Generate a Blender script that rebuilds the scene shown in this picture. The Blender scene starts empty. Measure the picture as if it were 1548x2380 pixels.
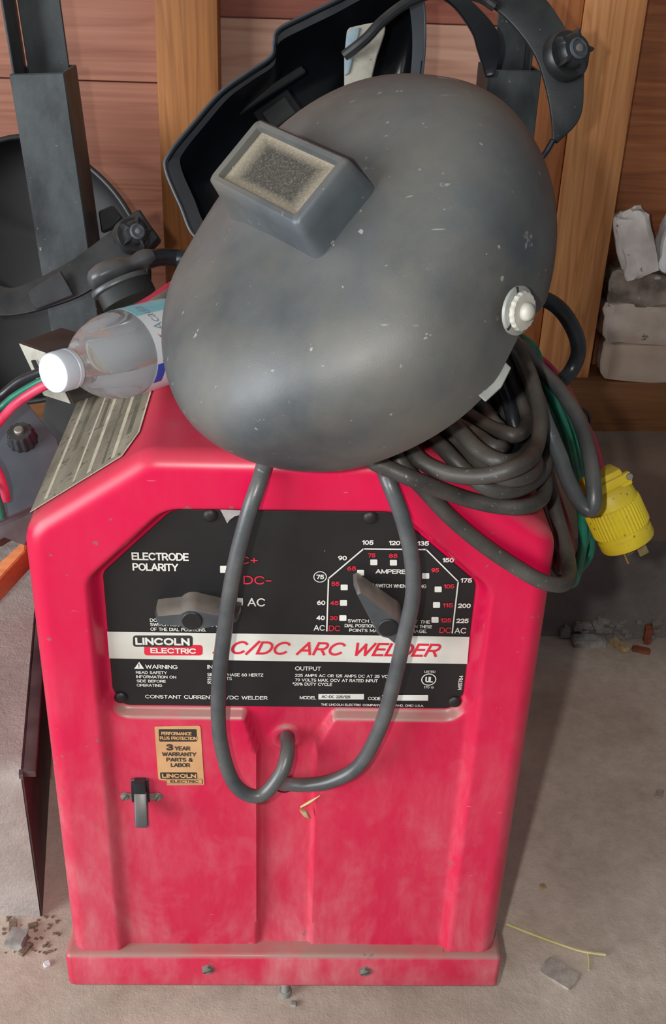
import bpy, bmesh, math, random
import numpy as np
from mathutils import Vector, Matrix, noise as mnoise

mnoise.seed_set(11); random.seed(7); rng = np.random.default_rng(7)
scene = bpy.context.scene
COL = scene.collection

# ------------------------------------------------------------------ camera
FPX = 2600.0
CP = np.array([0.0008, -.7337, .9940]); YAW, PITCH, ROLL = .0402, .5196, .0383
_f = np.array([math.sin(YAW)*math.cos(PITCH), math.cos(YAW)*math.cos(PITCH), -math.sin(PITCH)])
_r = np.array([math.cos(YAW), -math.sin(YAW), 0.0]); _u = np.cross(_r, _f)
CM = np.array([math.cos(ROLL)*_r+math.sin(ROLL)*_u, -math.sin(ROLL)*_r+math.cos(ROLL)*_u, _f])
cam = bpy.data.cameras.new('camera'); camo = bpy.data.objects.new('camera', cam); COL.objects.link(camo)
camo.matrix_world = Matrix(((CM[0][0], CM[1][0], -CM[2][0], CP[0]), (CM[0][1], CM[1][1], -CM[2][1], CP[1]),
                            (CM[0][2], CM[1][2], -CM[2][2], CP[2]), (0, 0, 0, 1)))
cam.sensor_fit = 'VERTICAL'; cam.sensor_height = 24.0; cam.lens = FPX/2380.0*24.0
cam.clip_start = .02; cam.clip_end = 50
scene.camera = camo

# ------------------------------------------------------------------ light
world = bpy.data.worlds.new('world'); scene.world = world; world.use_nodes = True
bg = world.node_tree.nodes['Background']; bg.inputs[0].default_value = (.93, .95, 1.0, 1); bg.inputs[1].default_value = .19

def look(o, tgt):
    o.rotation_euler = (Vector(tgt)-o.location).to_track_quat('-Z', 'Y').to_euler()
# daylight through the open garage door, left of and behind the photographer
dl = bpy.data.lights.new('garage_door_offscreen', 'AREA'); dl.shape = 'RECTANGLE'; dl.size = 2.4; dl.size_y = 2.1
dl.energy = 175; dl.color = (.94, .97, 1.0)
dlo = bpy.data.objects.new('garage_door_offscreen', dl); COL.objects.link(dlo); dlo.location = (-3.1, -1.75, 1.15); look(dlo, (-.1, .25, 1.0))
# the camera's own flash, beside the lens
fl = bpy.data.lights.new('camera_flash_offscreen', 'POINT'); fl.energy = 20; fl.shadow_soft_size = .012; fl.color = (1.0, .97, .93)
flo = bpy.data.objects.new('camera_flash_offscreen', fl); COL.objects.link(flo)
flo.location = tuple(CP + CM[0]*(-.075) + CM[1]*.012)
scene.view_settings.view_transform = 'Standard'; scene.view_settings.look = 'None'
scene.view_settings.gamma = 1; scene.view_settings.use_curve_mapping = False; scene.view_settings.exposure = 0.0

# ------------------------------------------------------------------ pixel helpers (image 1548 x 2380)
def ray(x, y): return CM.T @ np.array([(x-774)/FPX, -(y-1190)/FPX, 1.0])
def at(x, y, X=None, Y=None, Z=None, D=None):
    d = ray(x, y)
    if D is not None: return CP + d*D
    i, v = (0, X) if X is not None else (1, Y) if Y is not None else (2, Z)
    return CP + d*(v-CP[i])/d[i]
TOW = -CM[2]                                   # towards the photographer

# ------------------------------------------------------------------ materials
def lin(r, g, b):
    f = lambda c: (c/255/12.92) if c/255 <= .04045 else ((c/255+.055)/1.055)**2.4
    return (f(r), f(g), f(b))
MATS = {}
class NT:
    def __init__(s, name):
        s.m = bpy.data.materials.new(name); s.m.use_nodes = True; s.t = s.m.node_tree; s.n = s.t.nodes
        s.b = s.n['Principled BSDF']; MATS[name] = s.m
    def add(s, typ, **kw):
        n = s.n.new(typ)
        for k, v in kw.items(): setattr(n, k, v)
        return n
    def ln(s, a, b): s.t.links.new(a, b)
    def coord(s, scale=(1, 1, 1), kind='Object'):
        tc = s.add('ShaderNodeTexCoord'); mp = s.add('ShaderNodeMapping'); mp.inputs['Scale'].default_value = scale
        s.ln(tc.outputs[kind], mp.inputs[0]); return mp.outputs[0]
    def noise(s, co, scale, detail=5, rough=.55, dist=0):
        n = s.add('ShaderNodeTexNoise'); n.inputs['Scale'].default_value = scale; n.inputs['Detail'].default_value = detail
        n.inputs['Roughness'].default_value = rough; n.inputs['Distortion'].default_value = dist; s.ln(co, n.inputs['Vector']); return n.outputs['Fac']
    def ramp(s, fac, stops):
        r = s.add('ShaderNodeValToRGB'); e = r.color_ramp.elements
        while len(e) < len(stops): e.new(.5)
        for i, (p, c) in enumerate(stops):
            e[i].position = p; e[i].color = (*c, 1) if isinstance(c, tuple) else (c, c, c, 1)
        s.ln(fac, r.inputs[0]); return r.outputs[0]
    def mix(s, fac, a, b):
        m = s.add('ShaderNodeMix', data_type='RGBA')
        if isinstance(fac, (int, float)): m.inputs[0].default_value = fac
        else: s.ln(fac, m.inputs[0])
        for i, v in ((6, a), (7, b)):
            if isinstance(v, tuple): m.inputs[i].default_value = (*v, 1)
            else: s.ln(v, m.inputs[i])
        return m.outputs[2]
    def math(s, op, a, b=None, clamp=False):
        m = s.add('ShaderNodeMath', operation=op); m.use_clamp = clamp
        for i, v in enumerate((a, b)):
            if v is None: continue
            if isinstance(v, (int, float)): m.inputs[i].default_value = v
            else: s.ln(v, m.inputs[i])
        return m.outputs[0]
    def upfacing(s, lo=.55, hi=.95):
        g = s.add('ShaderNodeNewGeometry'); x = s.add('ShaderNodeSeparateXYZ'); s.ln(g.outputs['Normal'], x.inputs[0])
        return s.ramp(x.outputs[2], [(lo, 0.0), (hi, 1.0)])
    def bump(s, h, strength=.3, dist=.002):
        b = s.add('ShaderNodeBump'); b.inputs['Strength'].default_value = strength; b.inputs['Distance'].default_value = dist
        s.ln(h, b.inputs['Height']); s.ln(b.outputs[0], s.b.inputs['Normal'])
    def out(s, col, rough=.5, metal=0, spec=None):
        if isinstance(col, tuple): s.b.inputs['Base Color'].default_value = (*col, 1)
        else: s.ln(col, s.b.inputs['Base Color'])
        if isinstance(rough, (int, float)): s.b.inputs['Roughness'].default_value = rough
        else: s.ln(rough, s.b.inputs['Roughness'])
        s.b.inputs['Metallic'].default_value = metal
        if spec is not None: s.b.inputs['Specular IOR Level'].default_value = spec
        return s.m

def simple(name, c1, c2=None, scale=20, rough=.55, metal=0, bump=0, bscale=200, stretch=(1, 1, 1), specks=None, speck_amt=.62, dust=None, dust_amt=.6, spec=None):
    n = NT(name); co = n.coord(stretch)
    c2 = c2 or tuple(min(1, v*1.4+.005) for v in c1)
    col = n.mix(n.ramp(n.noise(co, scale), [(.35, 0.0), (.68, 1.0)]), c1, c2)
    if specks:
        col = n.mix(n.ramp(n.noise(n.coord(), bscale*.7, 3), [(speck_amt, 0.0), (speck_amt+.05, 1.0)]), col, specks)
    if dust:
        f = n.math('MULTIPLY', n.upfacing(.3, .95), n.ramp(n.noise(n.coord(), 28), [(.3, .25), (.7, 1.0)]))
        col = n.mix(n.math('MULTIPLY', f, dust_amt), col, dust)
    if bump: n.bump(n.noise(n.coord(), bscale, 4), bump, .001)
    return n.out(col, rough, metal, spec)

def wood(name, c_lo, c_hi, axis, scale=1.0, fine=1.0, rough=.65, cspot=None):
    """grain runs along axis (0 x, 1 y, 2 z)"""
    n = NT(name); st = [9*scale]*3; st[axis] = .7*scale
    co = n.coord(tuple(st))
    w = n.add('ShaderNodeTexNoise'); w.inputs['Scale'].default_value = 1.6; w.inputs['Detail'].default_value = 3; w.inputs['Distortion'].default_value = .6
    n.ln(co, w.inputs['Vector'])
    rings = n.math('FRACT', n.math('MULTIPLY', w.outputs['Fac'], 9.0))
    rings = n.ramp(rings, [(0.0, .55), (.55, .25), (.85, .75), (1.0, .55)])
    s2 = [120*fine]*3; s2[axis] = 3*fine
    g = n.noise(n.coord(tuple(s2)), 2.0, 5)
    f = n.math('ADD', n.math('MULTIPLY', rings, .55), n.math('MULTIPLY', g, .55), True)
    col = n.mix(n.ramp(f, [(.25, 0.0), (.8, 1.0)]), c_hi, c_lo)
    big = n.ramp(n.noise(n.coord(), 3.2, 3), [(.35, 0.0), (.7, .45)])
    col = n.mix(big, col, cspot or tuple(v*.7 for v in c_lo))
    n.bump(g, .15, .001)
    return n.out(col, rough)

def concrete(name, c_lo, c_hi, stain=None, bump=.5, spec=.3, dust=None):
    n = NT(name); co = n.coord()
    a = n.noise(co, 7, 8, .65); b = n.noise(co, 60, 6, .7); d = n.noise(co, 400, 3, .6)
    f = n.math('ADD', n.math('MULTIPLY', a, .6), n.math('MULTIPLY', b, .4))
    col = n.mix(n.ramp(f, [(.35, 0.0), (.65, 1.0)]), c_lo, c_hi)
    col = n.mix(n.ramp(d, [(.62, 0.0), (.72, .5)]), col, tuple(v*.4 for v in c_lo))
    if stain: col = n.mix(n.ramp(n.noise(co, 3.1, 4), [(.5, 0.0), (.68, .8)]), col, stain)
    if dust: col = n.mix(n.math('MULTIPLY', n.upfacing(.5, .95), .8), col, n.mix(b, tuple(v*.75 for v in dust), dust))
    n.bump(n.math('ADD', b, n.math('MULTIPLY', d, .4)), bump, .002)
    return n.out(col, .88, 0, spec)

def red_paint():
    n = NT('red_paint'); tc = n.add('ShaderNodeTexCoord'); sx = n.add('ShaderNodeSeparateXYZ'); n.ln(tc.outputs['Object'], sx.inputs[0])
    base = n.mix(n.noise(n.coord(), 9, 3), lin(196, 0, 60), lin(204, 1, 67))
    # dusty film, heavier on the lower half where the floor dirt reaches
    low = n.math('MULTIPLY', n.ramp(sx.outputs[2], [(.02, 1.0), (.46, .06)]), 1.0)
    blot = n.ramp(n.noise(n.coord((1, 1, .6)), 15, 7, .62, .5), [(.40, 0.0), (.70, 1.0)])
    fine = n.ramp(n.noise(n.coord((1, 1, .25)), 60, 5, .7), [(.35, .35), (.7, 1.0)])
    film = n.math('MULTIPLY', n.math('MULTIPLY', low, n.math('ADD', n.math('MULTIPLY', blot, .80), .14)), fine)
    col = n.mix(film, base, lin(206, 138, 142))
    # settled dust on shelves
    shelf = n.math('MULTIPLY', n.upfacing(.32, .62), n.ramp(n.noise(n.coord(), 24, 6), [(.30, .55), (.62, 1.0)]))
    inner = n.math('MULTIPLY', shelf, n.ramp(sx.outputs[2], [(.50, .95), (.57, .18)]))
    col = n.mix(inner, col, lin(152, 126, 114))
    chips = n.ramp(n.noise(n.coord(), 95, 3, .5), [(.70, 0.0), (.72, .7)])
    col = n.mix(chips, col, lin(120, 96, 92))
    scr = n.ramp(n.noise(n.coord((40, 10, 260)), 1.0, 2), [(.76, 0.0), (.80, .6)])
    col = n.mix(scr, col, lin(238, 130, 140))
    n.bump(n.noise(n.coord(), 500, 2), .03, .0005)
    rough = n.math('ADD', n.math('MULTIPLY', film, .3), .34)
    return n.out(col, rough, 0, .45)
red_paint()

def helmet_mat():
    n = NT('helmet_fibre'); co = n.coord()
    base = n.mix(n.ramp(n.noise(co, 11, 5), [(.3, 0.0), (.7, 1.0)]), lin(46, 52, 56), lin(76, 83, 88))
    dirt = n.math('MULTIPLY', n.ramp(n.noise(co, 7.5, 7, .6), [(.40, 0.0), (.66, 1.0)]), .7)
    col = n.mix(dirt, base, lin(104, 99, 89))
    up = n.math('MULTIPLY', n.upfacing(.25, 1.0), n.ramp(n.noise(co, 16, 6), [(.25, .2), (.7, .75)]))
    col = n.mix(n.math('MULTIPLY', up, .62), col, lin(118, 112, 100))
    sp = n.ramp(n.noise(co, 130, 3), [(.70, 0.0), (.73, .7)])
    col = n.mix(sp, col, lin(150, 148, 142))
    sc = n.ramp(n.noise(n.coord((30, 220, 90)), 1, 2), [(.73, 0.0), (.76, .5)])
    col = n.mix(sc, col, lin(160, 158, 150))
    sf_ = n.ramp(n.noise(co, 34, 4, .65), [(.69, 0.0), (.73, .55)])
    col = n.mix(sf_, col, lin(146, 144, 134))
    n.bump(n.noise(co, 700, 3), .12, .0006)
    return n.out(col, n.ramp(n.noise(co, 14, 5), [(.3, .40), (.7, .58)]), 0, .6)
helmet_mat()

def lens_mat(hx, hz):
    n = NT('dusty_lens'); tc = n.add('ShaderNodeTexCoord'); sx = n.add('ShaderNodeSeparateXYZ'); n.ln(tc.outputs['UV'], sx.inputs[0])
    e = n.math('MAXIMUM', n.math('ABSOLUTE', sx.outputs[0]), n.math('ABSOLUTE', sx.outputs[1]))
    f = n.math('ADD', n.ramp(e, [(.58, 0.0), (1.0, .85)]), n.math('MULTIPLY', n.ramp(n.noise(n.coord(), 800, 4), [(.45, 0.0), (.80, .8)]), .55), True)
    col = n.mix(f, lin(58, 57, 53), lin(150, 140, 122))
    return n.out(col, .5, 0, .4)

simple('black_plastic', lin(26, 28, 30), lin(44, 47, 50), 14, .42, 0, .1, 260, specks=lin(120, 118, 112), speck_amt=.72, dust=lin(92, 88, 80), dust_amt=.45)
simple('dull_black', lin(11, 12, 13), lin(28, 30, 31), 12, .6, dust=lin(70, 70, 68), dust_amt=.3)
simple('gloss_black', lin(14, 16, 20), lin(30, 34, 40), 9, .28, dust=lin(70, 70, 70), dust_amt=.25)
simple('grey_plastic', lin(70, 76, 82), lin(92, 98, 104), 10, .4, 0, .05, 300)
simple('rubber', lin(60, 65, 69), lin(88, 90, 90), 26, .36, 0, .1, 500, specks=lin(118, 112, 102), speck_amt=.70, dust=lin(100, 92, 82), dust_amt=.6, spec=.6)
simple('dusty_rubber', lin(46, 45, 44), lin(74, 70, 65), 26, .5, 0, .15, 500, specks=lin(128, 122, 112), speck_amt=.68, dust=lin(100, 92, 82), dust_amt=.5)
simple('black_cable', lin(20, 23, 27), lin(42, 47, 52), 30, .33, 0, .05, 400, specks=lin(150, 150, 146), speck_amt=.74)
simple('green_cable', lin(8, 92, 74), lin(20, 132, 104), 30, .38)
simple('red_cable', lin(190, 40, 78), lin(214, 80, 108), 30, .42)
simple('dark_red_cable', lin(120, 18, 52), lin(150, 34, 66), 30, .42)
simple('panel_black', lin(18, 17, 19), lin(31, 30, 31), 12, .5, 0, .04, 300, specks=lin(150, 148, 140), speck_amt=.765)
simple('print_white', lin(226, 226, 220), lin(206, 204, 196), 30, .55)
simple('stripe_white', lin(216, 216, 208), lin(196, 193, 182), 18, .5, specks=lin(120, 112, 100), speck_amt=.76)
simple('print_red', lin(206, 30, 52), lin(216, 44, 66), 30, .5)
simple('print_dark', lin(40, 38, 36), lin(52, 50, 48), 30, .5)
simple('sticker_tan', lin(206, 160, 112), lin(190, 142, 98), 40, .5, specks=lin(120, 90, 62), speck_amt=.74)
simple('screw_steel', lin(120, 120, 112), lin(160, 158, 148), 90, .5, .5, .2, 400)
simple('zinc', lin(142, 146, 140), lin(168, 170, 164), 40, .45, .3)
simple('nut_white', lin(186, 184, 174), lin(160, 158, 148), 60, .5)
simple('sweatband', lin(150, 146, 134), lin(176, 172, 160), 50, .9, 0, .3, 300, specks=lin(96, 90, 80), speck_amt=.66)
simple('sweat_blue', lin(130, 150, 160), lin(150, 166, 172), 50, .9, 0, .3, 300)
simple('yellow_plug', lin(226, 204, 40), lin(206, 180, 40), 30, .5, 0, .05, 300, specks=lin(150, 120, 40), speck_amt=.66, dust=lin(170, 150, 90), dust_amt=.35)
simple('brass', lin(176, 160, 110), lin(120, 106, 70), 60, .45, .6)
simple('black_steel', lin(38, 43, 45), lin(78, 85, 87), 22, .42, .1, .12, 220, stretch=(1, 1, .5), specks=lin(150, 140, 126), speck_amt=.70)
simple('dark_steel_side', lin(40, 34, 32), lin(62, 54, 50), 14, .5, .1, .15, 220)
simple('bare_steel', lin(170, 168, 156), lin(196, 194, 182), 50, .5, .2, .1, 300)
simple('maroon_paint', lin(62, 46, 48), lin(92, 74, 74), 18, .6, 0, .2, 160, specks=lin(140, 128, 122), speck_amt=.70)
simple('orange_wood', lin(196, 112, 62), lin(214, 136, 82), 30, .6, stretch=(1, 6, 6))
simple('stone_pale', lin(186, 178, 172), lin(220, 214, 210), 18, .9, 0, .8, 60, specks=lin(120, 112, 106), speck_amt=.66)
simple('stone_white', lin(214, 216, 218), lin(232, 232, 232), 18, .9, 0, .6, 60)
simple('stone_dark', lin(88, 78, 68), lin(168, 155, 142), 16, .95, 0, .9, 50, specks=lin(178, 166, 154), speck_amt=.62)
simple('brick_grey', lin(178, 162, 150), lin(206, 192, 180), 14, .95, 0, .7, 70, specks=lin(110, 98, 88), speck_amt=.68)
simple('brick_tan', lin(178, 158, 140), lin(200, 182, 166), 10, .95, 0, .5, 90)
simple('straw', lin(190, 182, 110), lin(206, 196, 150), 60, .7)
simple('litter', lin(104, 88, 74), lin(140, 122, 104), 300, .9)
simple('worn_edge', lin(110, 100, 92), lin(150, 138, 128), 120, .6, .1)
simple('leaf_dry', lin(150, 120, 84), lin(196, 170, 130), 80, .8)
simple('leaf_orange', lin(120, 62, 40), lin(150, 84, 54), 80, .8)
simple('pebble', lin(120, 116, 112), lin(170, 166, 160), 60, .85, 0, .4, 200)
simple('paint_chip', lin(150, 140, 130), lin(178, 170, 160), 90, .9, 0, .4, 300)
simple('label_dirty', lin(98, 94, 80), lin(142, 135, 118), 22, .75, 0, .1, 200, stretch=(1, .4, 1), specks=lin(84, 80, 66), speck_amt=.60)
simple('label_print', lin(164, 158, 138), lin(188, 182, 162), 60, .75)
simple('label_dark', lin(78, 76, 62), lin(98, 95, 80), 60, .75)
simple('cobweb', lin(150, 146, 146), lin(170, 166, 166), 120, .95)
simple('bottle_cap', lin(186, 192, 201), lin(196, 201, 209), 20, .4)
simple('bottle_label', lin(228, 236, 242), lin(240, 244, 247), 20, .45)
simple('label_blue', lin(60, 84, 190), lin(70, 96, 200), 20, .45)
simple('label_cyan', lin(130, 206, 222), lin(160, 220, 230), 60, .45)
simple('label_grey', lin(150, 156, 170), lin(160, 166, 180), 20, .5)
simple('label_orange', lin(232, 140, 60), lin(236, 150, 70), 20, .5)
simple('label_redleaf', lin(190, 60, 50), lin(200, 70, 60), 20, .5)
wood('stud_wood', lin(138, 84, 42), lin(184, 122, 66), 2, 1.0, 1.0)
wood('stud_wood_b', lin(170, 106, 58), lin(222, 160, 102), 2, 1.0, 1.0)
wood('stud_wood_c', lin(146, 84, 44), lin(192, 122, 72), 2, 1.0, 1.0)
wood('plate_wood', lin(108, 66, 34), lin(158, 106, 62), 0, 1.0, 1.0)
wood('ply_red', lin(140, 88, 70), lin(186, 130, 106), 0, .8, .8, cspot=lin(130, 70, 46))
wood('ply_red_b', lin(120, 62, 48), lin(162, 98, 76), 0, .9, .8, cspot=lin(110, 50, 36))
wood('ply_pale', lin(160, 116, 98), lin(204, 164, 142), 0, .5, .6, cspot=lin(150, 100, 74))
wood('ply_orange', lin(136, 76, 42), lin(186, 118, 70), 0, 1.0, .8, cspot=lin(96, 46, 24))
concrete('floor_concrete', lin(176, 161, 147), lin(212, 198, 183), stain=lin(150, 134, 120))
concrete('foundation_concrete', lin(112, 108, 106), lin(140, 135, 130), stain=lin(88, 84, 82), bump=.8, dust=lin(150, 130, 114))
concrete('step_concrete', lin(158, 150, 144), lin(192, 184, 178), stain=lin(132, 122, 114), bump=.8)
n = NT('clear_plastic'); n.out((.99, .995, 1.0), .05, 0, .6); n.b.inputs['Transmission Weight'].default_value = .86; n.b.inputs['IOR'].default_value = 1.16
n = NT('water'); n.out((.97, .99, 1.0), .0, 0, .5); n.b.inputs['Transmission Weight'].default_value = 1; n.b.inputs['IOR'].default_value = 1.2

# ------------------------------------------------------------------ mesh tools (a geo is (verts Nx3, faces))
ORG = {}
def join(*gs):
    V, F, o = [], [], 0
    for v, f in gs:
        v = np.asarray(v, float); V.append(v); F += [tuple(i+o for i in q) for q in f]; o += len(v)
    return np.vstack(V), F
def xf(g, R=None, t=(0, 0, 0), s=1):
    v = np.asarray(g[0], float)*s
    if R is not None: v = v @ np.asarray(R).T
    return v+np.asarray(t, float), g[1]
def mk(name, g, mat, parent=None, smooth=35, recalc=True, org=None):
    v = np.asarray(g[0], float)
    if parent is not None: o0 = ORG[parent.name]
    else:
        o0 = np.array(org) if org is not None else np.array([(v[:, 0].min()+v[:, 0].max())/2, (v[:, 1].min()+v[:, 1].max())/2, v[:, 2].min()])
    me = bpy.data.meshes.new(name); me.from_pydata((v-o0).tolist(), [], [tuple(int(i) for i in q) for q in g[1]])
    if recalc:
        bm = bmesh.new(); bm.from_mesh(me); bmesh.ops.recalc_face_normals(bm, faces=bm.faces); bm.to_mesh(me); bm.free()
    me.materials.append(MATS[mat] if isinstance(mat, str) else mat)
    if smooth:
        me.polygons.foreach_set('use_smooth', [True]*len(me.polygons)); me.set_sharp_from_angle(angle=math.radians(smooth))
    me.update()
    o = bpy.data.objects.new(name, me); COL.objects.link(o); ORG[o.name] = o0
    if parent is None: o.location = o0
    else: o.parent = parent
    return o
def tag(o, label=None, cat=None, group=None, kind=None):
    for k, v in (('label', label), ('category', cat), ('group', group), ('kind', kind)):
        if v: o[k] = v
    return o
def thing(name, loc, label, cat, group=None):
    o = bpy.data.objects.new(name, None); o.empty_display_size = .05; COL.objects.link(o); o.location = loc; ORG[o.name] = np.array(loc, float)
    return tag(o, label, cat, group)

def box(lo, hi, bev=0, seg=2):
    bm = bmesh.new(); bmesh.ops.create_cube(bm, size=1)
    lo, hi = np.array(lo, float), np.array(hi, float)
    for v in bm.verts: v.co = Vector((lo+hi)/2 + np.array(v.co)*(hi-lo))
    if bev: bmesh.ops.bevel(bm, geom=list(bm.edges), offset=bev, segments=seg, affect='EDGES', profile=.5)
    g = (np.array([v.co[:] for v in bm.verts]), [tuple(v.index for v in f.verts) for f in bm.faces]); bm.free(); return g
def obox(c, ax, ay, az, bev=0, seg=2):
    """box with half-axis vectors"""
    g = box((-np.linalg.norm(ax), -np.linalg.norm(ay), -np.linalg.norm(az)), (np.linalg.norm(ax), np.linalg.norm(ay), np.linalg.norm(az)), bev, seg)
    R = np.array([np.array(a)/np.linalg.norm(a) for a in (ax, ay, az)]).T
    return xf(g, R, c)
def catmull(P, n=8, closed=False):
    P = [np.asarray(p, float) for p in P]; out = []
    m = len(P)
    for i in range(m if closed else m-1):
        p1, p2 = P[i], P[(i+1) % m]
        p0 = P[i-1] if (closed or i > 0) else 2*p1-p2
        p3 = P[(i+2) % m] if (closed or i+2 < m) else 2*p2-p1
        for k in range(n):
            t = k/n
            out.append(.5*((2*p1)+(-p0+p2)*t+(2*p0-5*p1+4*p2-p3)*t*t+(-p0+3*p1-3*p2+p3)*t**3))
    if not closed: out.append(P[-1])
    return np.array(out)
def sweep(path, sect, caps=True, up0=None, scale=None):
    """sweep a closed 2-D section along a 3-D path with parallel transport"""
    path = np.asarray(path, float); n = len(path); k = len(sect)
    T = np.gradient(path, axis=0); T /= np.linalg.norm(T, axis=1)[:, None]+1e-12
    a = np.array(up0 if up0 is not None else ([0, 0, 1] if abs(T[0][2]) < .9 else [1, 0, 0]), float)
    V = []
    for i in range(n):
        a = a-T[i]*(a@T[i]); a /= np.linalg.norm(a); b = np.cross(T[i], a); s = 1 if scale is None else scale[i]
        for x, y in sect: V.append(path[i]+(b*x+a*y)*s)
    F = [(i*k+j, i*k+(j+1) % k, (i+1)*k+(j+1) % k, (i+1)*k+j) for i in range(n-1) for j in range(k)]
    if caps: F += [tuple(range(k))[::-1], tuple(range((n-1)*k, n*k))]
    return np.array(V), F
def circ(r, n=12, r2=None): return [(r*math.cos(2*math.pi*i/n), (r2 or r)*math.sin(2*math.pi*i/n)) for i in range(n)]
def tube(pts, r, n=12, sub=8, scale=None):
    p = catmull(pts, sub); return sweep(p, circ(r, n), scale=None if scale is None else np.interp(np.linspace(0, 1, len(p)), np.linspace(0, 1, len(scale)), scale))
def frame(axis, hint=(0, 0, 1)):
    z = np.array(axis, float); z /= np.linalg.norm(z); h = np.array(hint, float)
    if abs(z@h)/np.linalg.norm(h) > .97: h = np.array([1.0, 0, 0])
    x = np.cross(h, z); x /= np.linalg.norm(x); return np.array([x, np.cross(z, x), z]).T
def lathe(prof, c, axis, n=32, hint=(0, 0, 1), rfun=None):
    """prof: (r, h) pairs from bottom to top along axis"""
    R = frame(axis, hint); V, F = [], []
    for r, h in prof:
        for j in range(n):
            a = 2*math.pi*j/n; rr = r*(rfun(a) if rfun else 1)
            V.append((rr*math.cos(a), rr*math.sin(a), h))
    m = len(prof)
    F = [(i*n+j, i*n+(j+1) % n, (i+1)*n+(j+1) % n, (i+1)*n+j) for i in range(m-1) for j in range(n)]
    F += [tuple(range(n))[::-1], tuple(range((m-1)*n, m*n))]
    return xf((np.array(V), F), R, c)
def prism(poly, vec):
    """closed 3-D polygon extruded along vec"""
    p = np.asarray(poly, float); n = len(p); v = np.vstack([p, p+np.asarray(vec, float)])
    return v, [tuple(range(n))[::-1], tuple(range(n, 2*n))]+[(i, (i+1) % n, n+(i+1) % n, n+i) for i in range(n)]
def bevelled(g, off, seg=2, ang=30):
    bm = bmesh.new(); vs = [bm.verts.new(v) for v in g[0]]
    for q in g[1]: bm.faces.new([vs[i] for i in q])
    bmesh.ops.recalc_face_normals(bm, faces=bm.faces)
    es = [e for e in bm.edges if len(e.link_faces) == 2 and e.calc_face_angle(0) > math.radians(ang)]
    bmesh.ops.bevel(bm, geom=es, offset=off, segments=seg, affect='EDGES', profile=.5, clamp_overlap=True)
    bm.verts.index_update()
    r = (np.array([v.co[:] for v in bm.verts]), [tuple(v.index for v in f.verts) for f in bm.faces]); bm.free(); return r
def roundpoly(P, r, n=5):
    P = [np.asarray(p, float) for p in P]; out = []; m = len(P)
    rr = r if isinstance(r, (list, tuple)) else [r]*m
    for i in range(m):
        a, b, c = P[i-1], P[i], P[(i+1) % m]; u = (a-b)/np.linalg.norm(a-b); v = (c-b)/np.linalg.norm(c-b)
        half = math.acos(max(-1, min(1, u@v)))/2
        d = min(rr[i]/math.tan(half) if half > .01 else 0, np.linalg.norm(a-b)*.49, np.linalg.norm(c-b)*.49)
        p0, p1 = b+u*d, b+v*d
        for k in range(n+1):
            t = k/n; out.append((1-t)**2*p0+2*t*(1-t)*b+t*t*p1)
    return out
def sdf(poly, x, z):
    """signed distance, positive inside"""
    P = np.array(poly, float); d = np.full(x.shape, 1e9); ins = np.zeros(x.shape, bool)
    for i in range(len(P)):
        a, b = P[i-1], P[i]; e = b-a; L = max(e@e, 1e-12)
        t = np.clip(((x-a[0])*e[0]+(z-a[1])*e[1])/L, 0, 1)
        d = np.minimum(d, np.hypot(x-a[0]-t*e[0], z-a[1]-t*e[1]))
        c = (a[1] > z) != (b[1] > z)
        with np.errstate(divide='ignore', invalid='ignore'):
            ins ^= c & (x < (b[0]-a[0])*(z-a[1])/(b[1]-a[1]+1e-15)+a[0])
    return np.where(ins, d, -d)
def ss(d, w): t = np.clip(d/w+.5, 0, 1); return t*t*(3-2*t)
def rough_grid(nx, ny, fn):
    V = np.array([fn(i/(nx-1), j/(ny-1)) for j in range(ny) for i in range(nx)])
    return V, [(j*nx+i, j*nx+i+1, (j+1)*nx+i+1, (j+1)*nx+i) for j in range(ny-1) for i in range(nx-1)]
def stone(c, half, R=None, rough=.12, seed=0, sub=4, bev=.2):
    bm = bmesh.new(); bmesh.ops.create_cube(bm, size=2); bmesh.ops.subdivide_edges(bm, edges=list(bm.edges), cuts=sub, use_grid_fill=True)
    V = []
    for v in bm.verts:
        p = np.array(v.co); q = np.sign(p)*np.minimum(np.abs(p), 1); L = (np.abs(q)**9).sum()**(1/9); q = q/L
        nn = mnoise.noise_vector(Vector(q*1.3+seed*7.1)); V.append(q*half+np.array(nn)*min(half)*rough*1.6+np.array(mnoise.noise_vector(Vector(q*4+seed)))*min(half)*rough*.6)
    bm.verts.index_update(); F = [tuple(v.index for v in f.verts) for f in bm.faces]; bm.free()
    return xf((np.array(V), F), R, c)
def rot(axis, deg): return np.array(Matrix.Rotation(math.radians(deg), 3, axis))

# ================================================================== setting
tag(mk('floor', box((-1.6, -1.3, -.06), (1.6, .70, 0)), 'floor_concrete', smooth=0), kind='structure')
def fnd(u, v):
    x = -1.6+3.2*u
    if v < .5: y, z = .636, .18*(v/.5)
    else: y, z = .636+(v-.5)/.5*.48, .18
    k = mnoise.noise(Vector((x*9, y*9, z*9))); k2 = mnoise.noise(Vector((x*40, y*40, z*40)))
    e = .010 if abs(v-.5) < .06 else 0
    return np.array([x, y+(.008*k+.002*k2 if v < .5 else 0)+e*.6, z+(.004*k+.0015*k2 if v >= .5 else 0)-e*.5-(.02 if v == 0 else 0)])
tag(mk('wall_foundation', rough_grid(170, 34, fnd), 'foundation_concrete', smooth=60), kind='structure')
wall = tag(mk('wall_back', box((-1.6, 1.074, .17), (1.6, 1.10, 1.9)), 'ply_red_b', smooth=0), kind='structure')
YB = 1.062
def zat(x, y, Y): return at(x, y, Y=Y)[2]
zc1 = zat(270, 190, YB); zc2 = zat(1040, 57, YB)
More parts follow.
